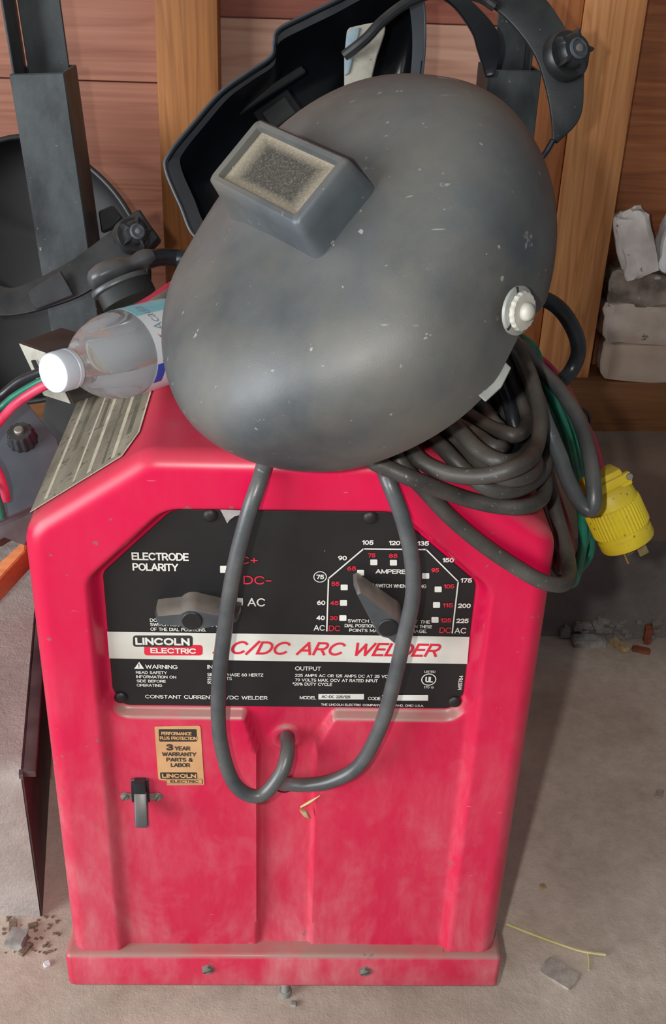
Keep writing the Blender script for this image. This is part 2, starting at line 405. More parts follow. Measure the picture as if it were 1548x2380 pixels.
for x0, x1, z0, z1, m, dy in ((-1.6, -.162, .26, zc1-.0008, 'ply_red', 0), (-1.6, -.162, zc1+.0008, 1.9, 'ply_red', .001), (-.160, .405, .26, zc2-.0008, 'ply_pale', 0),
                              (-.160, .405, zc2+.0008, 1.9, 'ply_red_b', .002), (.407, 1.6, .26, 1.9, 'ply_orange', 0)):
    mk('board', box((x0, YB+dy, z0), (x1, 1.0755, z1), .0008, 1), m, wall)
tag(mk('baseboard_back', box((-1.6, .985, .172), (1.6, 1.076, .27), .002), 'plate_wood'), kind='structure')
def stud(n, x0, x1, y0, m): tag(mk('trim_%d' % n, box((x0, y0, .269), (x1, 1.064, 1.9), .0025), m), kind='structure')
stud(1, at(357, 0, Y=1.0)[0], at(505, 0, Y=1.0)[0], 1.0, 'stud_wood')
stud(2, .4035, .4915, 1.0, 'stud_wood_b')
stud(3, .335, .4025, 1.008, 'stud_wood_c')

# ---- concrete step with its steel edging
st = thing('concrete_step', (-.62, .37, 0), 'pale grey concrete step slab with dark edging beside the red welder', 'step')
def stepf(u, v):
    # front face then top, rough
    x0, x1 = -1.1, -.266
    if v < .4:
        y, z = .107, .206*v/.4; xr = x1+.012*(1-v/.4)*0
    else: y, z = .107+(v-.4)/.6*.525, .206; xr = -.266-(y-.107)*.16
    x = x0+(xr-x0)*u; k = mnoise.noise(Vector((x*11, y*11, z*11))); k2 = mnoise.noise(Vector((x*45, y*45, z*45)))
    fade = 1-u**14; k *= fade; k2 *= fade
    e = .008*(1-u**14) if abs(v-.4) < .03 else 0
    return np.array([x, y+(.005*k+.002*k2 if v < .4 else 0)+e*.6, z+(.004*k+.0015*k2 if v >= .4 else 0)-e*.6])
mk('slab', rough_grid(70, 40, stepf), 'step_concrete', st, smooth=60)
sp = prism([(-.268, .108, 0), (-.264, .108, 0), (-.347, .632, 0), (-.351, .632, 0)], (0, 0, .205))
mk('side_plate', sp, 'maroon_paint', st)
mk('edge_angle', bevelled(prism([(-.2665, .112, .197), (-.252, .112, .197), (-.335, .628, .197), (-.3495, .628, .197)], (0, 0, .008)), .0015), 'maroon_paint', st)

# ---- bricks and stones on the sill
def brick(px, Y0, Y1, m, name, label, seed, rough=.10, cat='brick', zf=None):
    (xa, ya), (xb, yb) = px; a = at(xa, yb, Y=Y0); b = at(xb, ya, Y=Y0)
    z0, z1 = (a[2], b[2]) if zf is None else zf
    c = ((a[0]+b[0])/2, (Y0+Y1)/2, (z0+z1)/2); h = np.array([(b[0]-a[0])/2, (Y1-Y0)/2, (z1-z0)/2])
    tag(mk(name, stone(c, h, None, rough, seed, 6), m, smooth=40), label, cat, 'loose bricks on the sill')
    return c, h
zp = .269; z1 = zat(1470, 800, .985); z2 = zat(1470, 712, .985); z3 = zat(1470, 632, .985)
brick(((1400, 800), (1680, 885)), .984, 1.054, 'brick_tan', 'brick', 'tan brick lying on the wooden sill, lowest of the stack', 1, .06, zf=(zp, z1))
brick(((1400, 712), (1690, 800)), .982, 1.050, 'brick_grey', 'brick', 'pale grey brick with a cracked face, second of the stack', 2, .16, zf=(z1-.001, z2))
brick(((1416, 632), (1680, 712)), .986, 1.050, 'stone_dark', 'brick', 'dark soot-stained brick under the tilted stone', 3, .22, zf=(z2-.002, z3))
c = at(1474, 566, Y=.998)
tag(mk('stone', stone(c, np.array([.025, .026, .052]), rot('Y', -20), .2, 5, 6), 'stone_pale', smooth=30), 'tilted pale grey broken stone leaning on top of the bricks', 'stone', 'loose bricks on the sill')
c = at(1562, 564, Y=1.005)
tag(mk('stone', stone(c, np.array([.019, .026, .042]), rot('Y', 8), .2, 9, 6), 'stone_white', smooth=30), 'whitish stone chunk on the bricks beside the tilted stone', 'stone', 'loose bricks on the sill')

# ================================================================== steel posts
def post(cx, cy, z0, z1, w, yaw, lean, label, chan):
    t = thing('steel_post', (cx, cy, z0), label, 'post', 'square steel posts')
    R = rot('Y', lean) @ rot('Z', yaw); th = .0045; h = w/2; L = z1-z0
    o = [(-h, -h), (h, -h), (h, h), (-h, h)]; i = [(-h+th, -h+th), (h-th, -h+th), (h-th, h-th), (-h+th, h-th)]
    V = [(x, y, 0) for x, y in o]+[(x, y, L) for x, y in o]+[(x, y, L) for x, y in i]+[(x, y, L-.25) for x, y in i]
    F = [(3, 2, 1, 0)]+[(j, (j+1) % 4, 4+(j+1) % 4, 4+j) for j in range(4)]+[(4+j, 4+(j+1) % 4, 8+(j+1) % 4, 8+j) for j in range(4)]+[(8+j, 8+(j+1) % 4, 12+(j+1) % 4, 12+j) for j in range(4)]+[(12, 13, 14, 15)]
    g = bevelled((np.array(V, float), F), .0012, 1)
    o = mk('tube', xf(g, R, (cx, cy, z0)), 'black_steel', t, smooth=30)
    me = o.data; me.materials.append(MATS['worn_edge'])
    for p in me.polygons:
        nl = np.array(p.normal) @ R
        if nl[2] > .8 and p.center[2] > .55: p.material_index = 1
    # slotted inner channel standing in the tube
    g = join(*[box(*b, .0008, 1) for b in chan])
    mk('channel', xf(g, R, (cx, cy, z0)), 'black_steel', t)
    return t
pL = at(84, 160, Y=.70)
post(-.2655, .675, .178, .782, .064, -3, -3.6, 'black square steel tube post with open top, inside the left welding helmet',
     [((-.024, .018, .45), (.026, .022, .95)), ((-.029, -.029, .45), (-.026, .022, .95))])
post(.2665, .79, .178, .785, .068, 4, 0, 'black square steel tube post standing behind the upright headgear',
     [((-.018, .012, .45), (.022, .016, .70)), ((.022, -.016, .45), (.025, .016, .66))])

# ================================================================== welder
YP = .0175                                     # nameplate plane
def pp(x, y, Y=YP): p = at(x, y, Y=Y); return (p[0], p[2])
wd = thing('arc_welder', (0, .23, 0), 'red arc welder cabinet with black control panel on the concrete floor', 'welder')
ZT, ZS, HW, TW, ZB = .619, .553, .2065, .110, .070
outline = roundpoly([(-HW, ZB), (-HW, ZS), (-TW, ZT), (TW, ZT), (HW, ZS), (HW, ZB)], [.0, .034, .030, .030, .034, .0], 9)
outline = [o for o in outline]
half = sorted([(o[1], o[0]) for o in outline if o[0] > 0])
hz = np.array([a for a, b in half]); hxx = np.array([b for a, b in half])
def hwz(z): return np.interp(z, hz, hxx)
panel_px = [(400, 1184), (915, 1190), (1106, 1352), (1076, 1612), (1050, 1646), (285, 1638), (262, 1600), (239, 1330)]
panel = [pp(*p) for p in panel_px]
panel = roundpoly(panel, [.02, .02, .012, .004, .012, .012, .004, .012], 5)
fx = .156
lower = [(-fx, .074), (fx, .074), (fx, .40), (-fx, .40)]
valley = [pp(*p) for p in [(560, 1640), (598, 1735), (598, 2190), (738, 2190), (738, 1715), (800, 1652)]]
valley[2] = (valley[1][0], .06); valley[3] = (valley[4][0], .06); valley[0] = (-.042, .38); valley[5] = (.046, .38)
NR, NC = 250, 190
zs = np.concatenate([np.linspace(ZB, ZT-.016, NR-14), ZT-.016+.016*np.sin(np.linspace(0, np.pi/2, 15)[1:])])
uu = np.linspace(-1, 1, NC); uu = np.sign(uu)*(1-(1-np.abs(uu))**1.25)
Zg, Ug = np.meshgrid(zs, uu, indexing='ij'); Xg = Ug*hwz(Zg)
dO = sdf([tuple(o) for o in outline]+[(HW, -.2), (-HW, -.2)], Xg, Zg).clip(0)
RB = .016
edge = RB-np.sqrt(np.maximum(RB**2-np.maximum(RB-dO, 0)**2, 0))
dP = sdf(panel, Xg, Zg)
S1 = np.maximum(ss(dP+.0080, .007), ss(sdf(lower, Xg, Zg), .012))
S2 = np.maximum(ss(dP+.0046, .008), ss(sdf(valley, Xg, Zg)-.001, .0032)*np.clip((Zg-.074)/.05, 0, 1)**.5)
hole = (at(666, 1712, Y=.018)[0], at(666, 1712, Y=.018)[2])
rr = np.hypot(Xg-hole[0], Zg-hole[1])
Yg = edge+.0085*S1+.0095*S2-.004*np.exp(-((rr-.010)/.004)**2)
Yg += .0003*np.sin(Xg*31+1)*np.sin(Zg*23)*(S1 > .5)
front = (np.stack([Xg.ravel(), Yg.ravel(), Zg.ravel()], 1), [(i*NC+j, i*NC+j+1, (i+1)*NC+j+1, (i+1)*NC+j) for i in range(NR-1) for j in range(NC-1)])
mk('front_panel', front, 'red_paint', wd, smooth=70)
# wrap-around cover: rolled edge continues backwards
oo = [tuple(o) for o in outline]
def cover():
    ys = [RB-.0005, .05, .2, .35, .458]; V = []; n = len(oo)
    for y in ys: V += [(x, y, z) for x, z in oo]
    F = [(i*n+j, i*n+j+1, (i+1)*n+j+1, (i+1)*n+j) for i in range(len(ys)-1) for j in range(n-1)]
    F.append(tuple(range((len(ys)-1)*n, len(ys)*n)))
    return np.array(V), F
mk('cover', cover(), 'red_paint', wd, smooth=30)
tray = mk('base_tray', box((-.2125, -.0065, .034), (.2125, .462, .080), .006, 3), 'red_paint', wd)
def screw(c, axis, r, parent, slot=25, m='screw_steel', n=6):
    R = frame(axis)
    hd = lathe([(r*1.25, 0), (r*1.25, r*.15), (r, r*.2), (r*.96, r*.6), (r*.6, r*.78), (.0005, r*.8)], c, axis, n=24, rfun=(lambda a: 1-.07*math.cos(6*a)) if n == 6 else None)
    sl = xf(box((-r*.9, -r*.10, r*.70), (r*.9, r*.10, r*.84)), R @ rot('Z', slot), c)
    s = mk('screw', hd, m, parent); mk('screw_slot', sl, 'print_dark', s, smooth=0); return s
for x, y in ((483, 2252), (848, 2256)): screw(at(x, y, Y=-.0062), (0, -1, 0), .0048, tray)
for x, y in ((.001, .012), (-.17, .42), (.17, .42)):
    mk('foot_bolt', lathe([(.0062, 0), (.0062, .006), (.0042, .0065), (.0042, .04)], (x, y, 0), (0, 0, 1), 14), 'zinc', wd)
# ---- nameplate and its print
np_g = prism([(x, YP+.001, z) for x, z in panel], (0, -.0016, 0))
plate = mk('nameplate', bevelled(np_g, .0004, 1), 'panel_black', wd, smooth=30)
tag(plate, 'black control nameplate with white and red lettering')
YT = YP-.0010                                  # print surface
_fc = bpy.data.curves.new('tmp_font', 'FONT')
def glyphs(s, shear=0.0, bold=0.0, space=1.0):
    c = bpy.data.curves.new('t', 'FONT'); c.body = s; c.size = 1; c.shear = shear; c.offset = bold; c.resolution_u = 3; c.space_character = space
    o = bpy.data.objects.new('t', c); COL.objects.link(o); dg = bpy.context.evaluated_depsgraph_get()
    me = bpy.data.meshes.new_from_object(o.evaluated_get(dg)); bpy.data.objects.remove(o); bpy.data.curves.remove(c)
    V = np.array([v.co[:] for v in me.vertices]); F = [tuple(p.vertices) for p in me.polygons]; bpy.data.meshes.remove(me)
    return V, F
bpy.data.curves.remove(_fc)

# ---- drawn sans-serif lettering: every glyph is a set of centre-line strokes on a unit cap height
def _arc(cx, cy, rx, ry, a0, a1, n=10): return [(cx+rx*math.cos(math.radians(a0+(a1-a0)*i/n)), cy+ry*math.sin(math.radians(a0+(a1-a0)*i/n))) for i in range(n+1)]
_bowl = lambda x0, x1, y0, y1: [(x0, y1), (x1-(y1-y0)/2*.9, y1)]+_arc(x1-(y1-y0)/2*.9, (y0+y1)/2, (y1-y0)/2*.9, (y1-y0)/2, 90, -90)+[(x0, y0)]
GL = {
 'A': (.84, [[(0, 0), (.42, 1), (.84, 0)], [(.14, .33), (.70, .33)]]), 'B': (.70, [[(0, 0), (0, 1)], _bowl(0, .64, .52, 1), _bowl(0, .70, 0, .52)]),
 'C': (.84, [_arc(.46, .5, .46, .5, 42, 318, 20)]), 'D': (.78, [[(0, 0), (0, 1), (.32, 1)]+_arc(.32, .5, .46, .5, 90, -90, 14)+[(0, 0)]]),
 'E': (.60, [[(.60, 1), (0, 1), (0, 0), (.60, 0)], [(0, .52), (.54, .52)]]), 'F': (.58, [[(.58, 1), (0, 1), (0, 0)], [(0, .50), (.50, .50)]]),
 'G': (.88, [_arc(.46, .5, .46, .5, 45, 345, 20)+[(.90, .46), (.52, .46)]]), 'H': (.72, [[(0, 0), (0, 1)], [(.72, 0), (.72, 1)], [(0, .52), (.72, .52)]]),
 'I': (.02, [[(0, 0), (0, 1)]]), 'J': (.52, [[(.52, 1), (.52, .28)]+_arc(.26, .28, .26, .28, 0, -180)]), 'K': (.70, [[(0, 0), (0, 1)], [(.66, 1), (0, .40)], [(.24, .60), (.70, 0)]]),
 'L': (.54, [[(0, 1), (0, 0), (.54, 0)]]), 'M': (.90, [[(0, 0), (0, 1), (.45, .10), (.90, 1), (.90, 0)]]), 'N': (.74, [[(0, 0), (0, 1), (.74, 0), (.74, 1)]]),
 'O': (.92, [_arc(.46, .5, .46, .5, 0, 360, 26)]), 'P': (.66, [[(0, 0), (0, 1)], _bowl(0, .66, .44, 1)]), 'Q': (.92, [_arc(.46, .5, .46, .5, 0, 360, 26), [(.56, .26), (.88, -.04)]]),
 'R': (.70, [[(0, 0), (0, 1)], _bowl(0, .66, .46, 1), [(.36, .46), (.70, 0)]]), 'S': (.66, [_arc(.33, .745, .31, .255, 35, 270, 12)+_arc(.33, .245, .33, .245, 90, -145, 12)]),
 'T': (.66, [[(0, 1), (.66, 1)], [(.33, 1), (.33, 0)]]), 'U': (.72, [[(0, 1), (0, .36)]+_arc(.36, .36, .36, .36, 180, 360, 14)+[(.72, 1)]]), 'V': (.78, [[(0, 1), (.39, 0), (.78, 1)]]),
 'W': (1.16, [[(0, 1), (.29, 0), (.58, .92), (.87, 0), (1.16, 1)]]), 'X': (.74, [[(0, 0), (.74, 1)], [(0, 1), (.74, 0)]]), 'Y': (.76, [[(0, 1), (.38, .46), (.76, 1)], [(.38, .46), (.38, 0)]]), 'Z': (.66, [[(0, 1), (.66, 1), (0, 0), (.66, 0)]]),
 '0': (.62, [_arc(.31, .5, .31, .5, 0, 360, 22)]), '1': (.26, [[(0, .78), (.24, 1), (.24, 0)]]), '2': (.60, [_arc(.30, .70, .30, .30, 165, -35, 12)+[(0, 0), (.62, 0)]]),
 '3': (.60, [_arc(.29, .75, .27, .25, 155, -90, 10)+_arc(.29, .26, .31, .26, 90, -155, 12)]), '4': (.66, [[(.48, 0), (.48, 1), (0, .26), (.68, .26)]]), '5': (.60, [[(.56, 1), (.10, 1), (.05, .52)]+_arc(.29, .32, .31, .32, 125, -155, 14)]),
 '6': (.60, [_arc(.30, .31, .30, .31, 0, 360, 18), _arc(.48, .42, .48, .58, 100, 190, 8)]), '7': (.60, [[(0, 1), (.60, 1), (.22, 0)]]), '8': (.60, [_arc(.30, .76, .26, .24, 0, 360, 16), _arc(.30, .26, .30, .26, 0, 360, 18)]),
 '9': (.60, [_arc(.30, .69, .30, .31, 0, 360, 18), _arc(.12, .58, .48, .58, -80, 10, 8)]),
 '/': (.46, [[(0, -.05), (.46, 1.05)]]), '-': (.42, [[(0, .44), (.42, .44)]]), '+': (.60, [[(0, .48), (.60, .48)], [(.30, .18), (.30, .78)]]), '.': (.02, [[(0, 0), (0, .04)]]), ',': (.06, [[(.05, .06), (0, -.14)]]),
 '!': (.02, [[(0, 1), (0, .34)], [(0, 0), (0, .05)]]), '%': (.92, [_arc(.18, .78, .17, .21, 0, 360, 12), _arc(.74, .22, .17, .21, 0, 360, 12), [(.22, 0), (.70, 1)]]), '*': (.34, [[(.17, 1.0), (.17, .56)], [(0, .90), (.34, .66)], [(0, .66), (.34, .90)]]),
 '&': (.80, [[(.78, 0), (.20, .70)]+_arc(.36, .80, .18, .20, 210, -30, 10)+[(.12, .42)]+_arc(.30, .25, .28, .25, 130, 330, 10)+[(.76, .50)]]), ':': (.02, [[(0, .12), (0, .18)], [(0, .58), (0, .64)]]), ' ': (.30, []),
}
def split_sharp(strokes):
    out = []
    for st in strokes:
        cur = [st[0]]
        for i in range(1, len(st)):
            cur.append(st[i])
            if i < len(st)-1:
                u, v = np.subtract(st[i], st[i-1]), np.subtract(st[i+1], st[i]); nu, nv = np.linalg.norm(u), np.linalg.norm(v)
                if nu > 1e-6 and nv > 1e-6 and (u @ v)/(nu*nv) < -.15: out.append(cur); cur = [st[i]]
        out.append(cur)
    return out
def drawn(txt, w, h, th, gap=.26, shear=0.0):
    """flat lettering of width w and cap height h, stroke width th*h; returns 2-D verts and faces"""
    adv, x = [], 0.0
    for ch in txt: adv.append(x); x += GL[ch][0]+gap
    nat = x-gap; t = th*h/2; sx = max(w-2*t, 1e-5)/max(nat, 1e-5); sy = h-2*t; V, F, lay = [], [], 0
    if nat < .1: sx = h
    for ch, x0 in zip(txt, adv):
        for st in split_sharp(GL[ch][1]):
            P = [np.array([t+(x0+px)*sx+shear*py*h, t+py*sy]) for px, py in st]
            P = [p for i, p in enumerate(P) if i == 0 or np.linalg.norm(p-P[i-1]) > 1e-7]
            closed = np.linalg.norm(P[0]-P[-1]) < 1e-6
            if closed: P = P[:-1]
            m = len(P); b = len(V); lay = (lay+1) % 4
            for i in range(m):
                a = P[i-1] if (i > 0 or closed) else None; c = P[(i+1) % m] if (i < m-1 or closed) else None
                d0 = (P[i]-a)/np.linalg.norm(P[i]-a) if a is not None else None; d1 = (c-P[i])/np.linalg.norm(c-P[i]) if c is not None else None
                if d0 is None: d0 = d1
                if d1 is None: d1 = d0
                n0, n1 = np.array([-d0[1], d0[0]]), np.array([-d1[1], d1[0]]); mm = n0+n1; L2 = mm @ mm
                mm = mm*2/L2 if L2 > .5 else n1
                k = np.linalg.norm(mm); mm = mm*min(k, 2.2)/k
                e = np.zeros(2)
                if not closed and i == 0: e = -d1*t*.9
                if not closed and i == m-1: e = d0*t*.9
                V += [(*(P[i]+mm*t+e), lay*1.6e-5), (*(P[i]-mm*t+e), lay*1.6e-5)]
            for i in range(m if closed else m-1):
                j = (i+1) % m; F.append((b+2*i, b+2*i+1, b+2*j+1, b+2*j))
    return np.array(V), F
_H = glyphs('H')[0]; CAPH = _H[:, 1].max()-_H[:, 1].min()
def lettering(s, x0, x1, yb, cap, m='print_white', Y=None, parent=None, shear=0, bold=.012, name='lettering', lift=.0002, tilt=0):
    Y = (YT if Y is None else Y)-lift
    a, b = at(x0, yb, Y=Y), at(x1, yb, Y=Y); t = at(x0, yb-cap, Y=Y)
    w = b[0]-a[0]; h = t[2]-a[2]
    V, F = drawn(s, w-shear*h, h, .135+bold*2.2, .24 if bold < .04 else .30, shear)
    X, Z, Q = V[:, 0], V[:, 1], V[:, 2]
    ct, sn = math.cos(tilt), math.sin(tilt)
    return mk(name, (np.stack([a[0]+X*ct+Z*sn, Y-Q, a[2]+Z*ct-X*sn], 1), F), m, parent or plate, smooth=0, recalc=False)
def patch(px, m, name, parent=None, Y=None, lift=.0001, r=0, th=.0002):
    Y = (YT if Y is None else Y)-lift
    p = [at(x, y, Y=Y) for x, y in px]
    if r: p = roundpoly(p, r, 4)
    return mk(name, prism(p, (0, -th, 0)), m, parent or plate, smooth=0)
def rpx(x0, y0, x1, y1): return [(x0, y0), (x1, y0), (x1, y1), (x0, y1)]
stripe = patch([(249, 1468), (1091, 1480), (1086, 1543), (254, 1530)], 'stripe_white', 'title_stripe')
L = lettering
L('ELECTRODE', 306.5, 439, 1301.6, 18, bold=.02); L('POLARITY', 308.5, 414.6, 1326, 17.5, bold=.02)
L('DC+', 534, 599, 1309.7, 17, 'print_red', bold=0); L('DC-', 566, 631, 1357.7, 19.5, 'print_red', bold=0); L('AC', 575, 616.6, 1409, 19, bold=.005)
L('DO NOT SWITCH WHEN WELDING', 348.6, 537, 1445, 7.5); L('SWITCH MUST BE SET INTO EACH', 349, 532, 1455, 7.5); L('OF THE DIAL POSITIONS.', 350, 479, 1466, 7.5)
b1 = patch(rpx(309, 1477, 448, 1503), 'print_dark', 'logo_box', r=.003, lift=.0003)
b2 = patch(rpx(335, 1499, 471, 1523), 'print_red', 'logo_box', r=.003, lift=.00025)
L('LINCOLN', 315, 441, 1498.7, 17, bold=.045, lift=.0008); L('ELECTRIC', 350, 456, 1518, 12.5, bold=.035, lift=.0008)
L('AC/DC ARC WELDER', 494, 1028, 1520, 31, 'print_red', shear=.32, bold=.012, lift=.0006)
L('WARNING', 338, 413, 1554, 9.5); 
for i, (s, x0, x1) in enumerate((('READ SAFETY', 316, 388), ('INFORMATION ON', 316.6, 409.6), ('SIDE BEFORE', 317.8, 385.5), ('OPERATING', 318, 377))): L(s, x0, x1, 1566+i*9.9, 6.5)
patch([(323.5, 1538), (335, 1554), (312, 1554)], 'print_white', 'warning_triangle'); L('!', 322, 325, 1552, 9, 'print_dark', lift=.0006)
L('INPUT', 482, 524, 1554.5, 9.5); L('SINGLE PHASE 60 HERTZ', 482, 612, 1571, 7); L('230 VOLTS', 482, 539, 1580, 7); L('50 AMPS', 482, 522, 1589, 7)
L('CONSTANT CURRENT AC/DC WELDER', 337.6, 622, 1623, 8.5)
L('OUTPUT', 685.6, 746, 1558, 9.3); L('225 AMPS AC OR 125 AMPS DC AT 25 VOLTS', 685.6, 921, 1573, 7); L('79 VOLTS MAX. OCV AT RATED INPUT', 685.6, 878, 1583.5, 7); L('*20% DUTY CYCLE', 680, 772, 1593, 7)
L('MODEL', 696.7, 735, 1625, 7.5); L('CODE', 855, 884, 1627, 7.5)
patch(rpx(740, 1613, 846, 1625.5), 'print_white', 'model_box'); L('AC-DC 225/125', 747, 814, 1622.5, 6.5, 'print_dark', lift=.0006); patch(rpx(888, 1615, 995, 1628), 'print_white', 'code_box')
L('THE LINCOLN ELECTRIC COMPANY, CLEVELAND, OHIO U.S.A.', 746, 985, 1640, 5.2)
L('LISTED', 986.5, 1012, 1563.5, 5); L('UL', 988, 1006, 1586, 13, bold=.03); L('170 G', 985, 1008, 1600, 5)
def ring(cx, cy, r, w, name):
    c = at(cx, cy, Y=YT-.0003); R = at(cx+r, cy, Y=YT-.0003)[0]-c[0]; W = R*w; n = 40; V = []; F = []
    for i in range(n):
        a = 2*math.pi*i/n; V += [(c[0]+R*math.cos(a), c[1], c[2]+R*math.sin(a)), (c[0]+(R-W)*math.cos(a), c[1], c[2]+(R-W)*math.sin(a))]
        j = (i+1) % n; F.append((2*i, 2*i+1, 2*j+1, 2*j))
    mk(name, (np.array(V), F), 'print_white', plate, smooth=0)
ring(996.6, 1579.5, 17.5, .14, 'logo_ring'); ring(744, 1340.8, 15.5, .13, 'number_ring')
a, b = at(1073, 1603, Y=YT-.0002), at(1073, 1570, Y=YT-.0002); w = b[2]-a[2]; V, F = drawn('M15784', w, .0034, .16); X = V[:, 0]   # vertical part number
mk('lettering', (np.stack([a[0]-V[:, 1], YT-.0002-V[:, 2], a[2]+X], 1), F), 'print_white', plate, smooth=0, recalc=False)
for s, x0, x1, y in (('105', 841.5, 868, 1266), ('120', 903.6, 930, 1267), ('135', 970, 996.6, 1268), ('150', 1028, 1054.6, 1307), ('175', 1070, 1096.7, 1354), ('200', 1064, 1093.6, 1413), ('225', 1060, 1088.7, 1448),
                     ('90', 785.7, 806, 1302), ('75', 735, 753, 1346), ('60', 736.7, 756, 1406), ('40', 735, 755, 1441)): L(s, x0, x1, y, 10.5, bold=.035)
L('AC', 729, 755, 1465.5, 13, bold=0); L('DC', 764, 791, 1466.5, 13, 'print_red', bold=0); L('DC', 1021, 1048, 1471, 13, 'print_red', bold=0); L('AC', 1056, 1083, 1472, 13, bold=0)
for s, x0, x1, y in (('75', 855, 872.6, 1295.5), ('85', 903.6, 923.7, 1296.4), ('65', 807, 827.6, 1326), ('55', 770, 789, 1361.5), ('45', 767, 787, 1406), ('30', 766, 785, 1441), ('95', 1002, 1020, 1330), ('105', 1031, 1055.5, 1367.5), ('115', 1028.5, 1052.4, 1411.5), ('125', 1023.6, 1048.7, 1446.5)): L(s, x0, x1, y, 9.8, 'print_red', bold=.03)
for cx, cy in ((868.8, 1306.7), (914.4, 1307.6), (989.5, 1338.3), (1018.3, 1369.6), (1014.6, 1405.9), (1011, 1440.6), (800, 1365), (798.4, 1401.2), (797, 1436.3), (838, 1331)):
    patch(rpx(cx-8.2, cy-6.5, cx+8.2, cy+6.5), 'print_white', 'dial_mark', r=.0008)
patch(rpx(511.5, 1315, 529.5, 1331), 'print_white', 'dial_mark', r=.0008); patch(rpx(547, 1390, 564.5, 1407), 'print_white', 'dial_mark', r=.0008)
L('AMPERES', 872.6, 954, 1333, 10.5, bold=.03); L('DO NOT SWITCH WHEN WELDING', 829, 991, 1364.5, 8.6)
L('SWITCH MUST BE SET AT THE', 808, 1000, 1446.5, 7.5); L('DIAL POSITIONS. SETTING BETWEEN THESE', 801, 1004, 1457.5, 7.5); L('POINTS MAY CAUSE DAMAGE.', 811.5, 992, 1468.5, 7.5)
dl_px = [(759.5, 1466), (763.5, 1344.5), (845, 1275.5), (990.5, 1277), (1065, 1351.5), (1051, 1471)]
pts = [at(x, y, Y=YT-.0003) for x, y in dl_px]
g = []
for i in range(len(pts)-1):
    a, b = pts[i], pts[i+1]; d = (b-a)/np.linalg.norm(b-a); nn = np.cross(d, [0, 1, 0])*.00055; g.append(prism([a-nn-d*.0004, b-nn+d*.0004, b+nn+d*.0004, a+nn-d*.0004], (0, -.0002, 0)))
mk('dial_line', join(*g), 'print_white', plate, smooth=0)
for x, y in ((489, 1198), (861, 1203), (281, 1621), (1057, 1631)):
    mk('rivet', lathe([(.0056, 0), (.0056, .0008), (.0046, .002), (.0025, .0028), (.0003, .003)], at(x, y, Y=YT), (0, -1, 0), 20), 'panel_black', plate)
# ---- pointer knobs
def pointer(cx, cy, ang, tip, tail, hr, name, label, dep=.030):
    c = at(cx, cy, Y=YT); n = 16
    P = []
    a0 = math.radians(62)
    P += [(tip, .0016), (tip*.98, .0024)]
    P += [(hr*math.cos(a), hr*math.sin(a)) for a in np.linspace(a0, math.pi-math.radians(38), n)]
    P += [(-tail, hr*.42), (-tail-.0015, 0), (-tail, -hr*.42)]
    P += [(hr*math.cos(a), hr*math.sin(a)) for a in np.linspace(math.pi+math.radians(38), 2*math.pi-a0, n)]
    P += [(tip*.98, -.0024), (tip, -.0016)]
    ca, sa = math.cos(ang), math.sin(ang)
    def put(s, y, s2=1): return [(c[0]+(x*ca*s-z*sa*s2), c[1]-y, c[2]+(x*sa*s+z*ca*s2)) for x, z in P]
    m = len(P); V = put(1, 0)+put(1, dep*.55)+put(.93, dep*.95, .84)+put(.9, dep, .74)
    F = [tuple(range(m))[::-1], tuple(range(3*m, 4*m))]+[(k*m+i, k*m+(i+1) % m, (k+1)*m+(i+1) % m, (k+1)*m+i) for k in range(3) for i in range(m)]
    kb = mk(name, (np.array(V), F), 'grey_knob', wd, smooth=40); tag(kb, label)
    mk('hub_cap', lathe([(hr*.66, 0), (hr*.66, .0012), (hr*.6, .0018)], c+np.array([0, -dep+.0004, 0]), (0, -1, 0), 24), 'panel_black', kb)
simple('grey_knob', lin(58, 62, 66), lin(78, 82, 86), 30, .38, dust=lin(140, 130, 118), dust_amt=.9)
pointer(452, 1405, math.radians(1), .038, .029, .0125, 'polarity_knob', 'black pointer knob of the electrode polarity switch', .022)
pointer(898, 1418, math.radians(128), .0445, .024, .0125, 'ampere_knob', 'black pointer knob of the ampere dial', .024)
# ---- cobweb in the bay corner
g = []
wp = [at(x, y, Y=YT-.0012) for x, y in [(512, 1184), (566, 1186), (560, 1196), (546, 1199), (534, 1208), (528, 1216), (522, 1203)]]
mk('cobweb', prism(wp, (0, -.0004, 0)), 'cobweb', wd, smooth=0)
# ---- power switch
YF = .0078
sw = mk('power_switch', bevelled(prism([at(x, y, Y=YF) for x, y in [(304, 1809), (345, 1809), (349, 1862), (307, 1862)]], (0, -.002, 0)), .0006, 1), 'gloss_black', wd)
a = at(327, 1838, Y=YF-.002); b = at(330, 1922, Y=YF-.020)
ax = np.array([1.0, 0, 0]); dd = (b-a); Ld = np.linalg.norm(dd); dd /= Ld; nn = np.cross(ax, dd)
mk('switch_rocker', obox(at(326, 1833, Y=YF-.003), ax*.0052, (0, .004, 0), (0, 0, .0100), .001), 'gloss_black', sw)
mk('switch_lever', bevelled(obox((a+b)/2, ax*.0056, nn*.0045, dd*(Ld/2), 0), .0014, 2), 'grey_knob', sw)
for x, y in ((291, 1850), (366, 1851)): screw(at(x, y, Y=YF+.0005), (0, -1, 0), .0036, sw, 60, n=0)
mk('switch_strap', box(at(300, 1853, Y=YF)-np.array([.004, .0008, .0015]), at(358, 1847, Y=YF)+np.array([.002, 0, .0015])), 'screw_steel', sw)
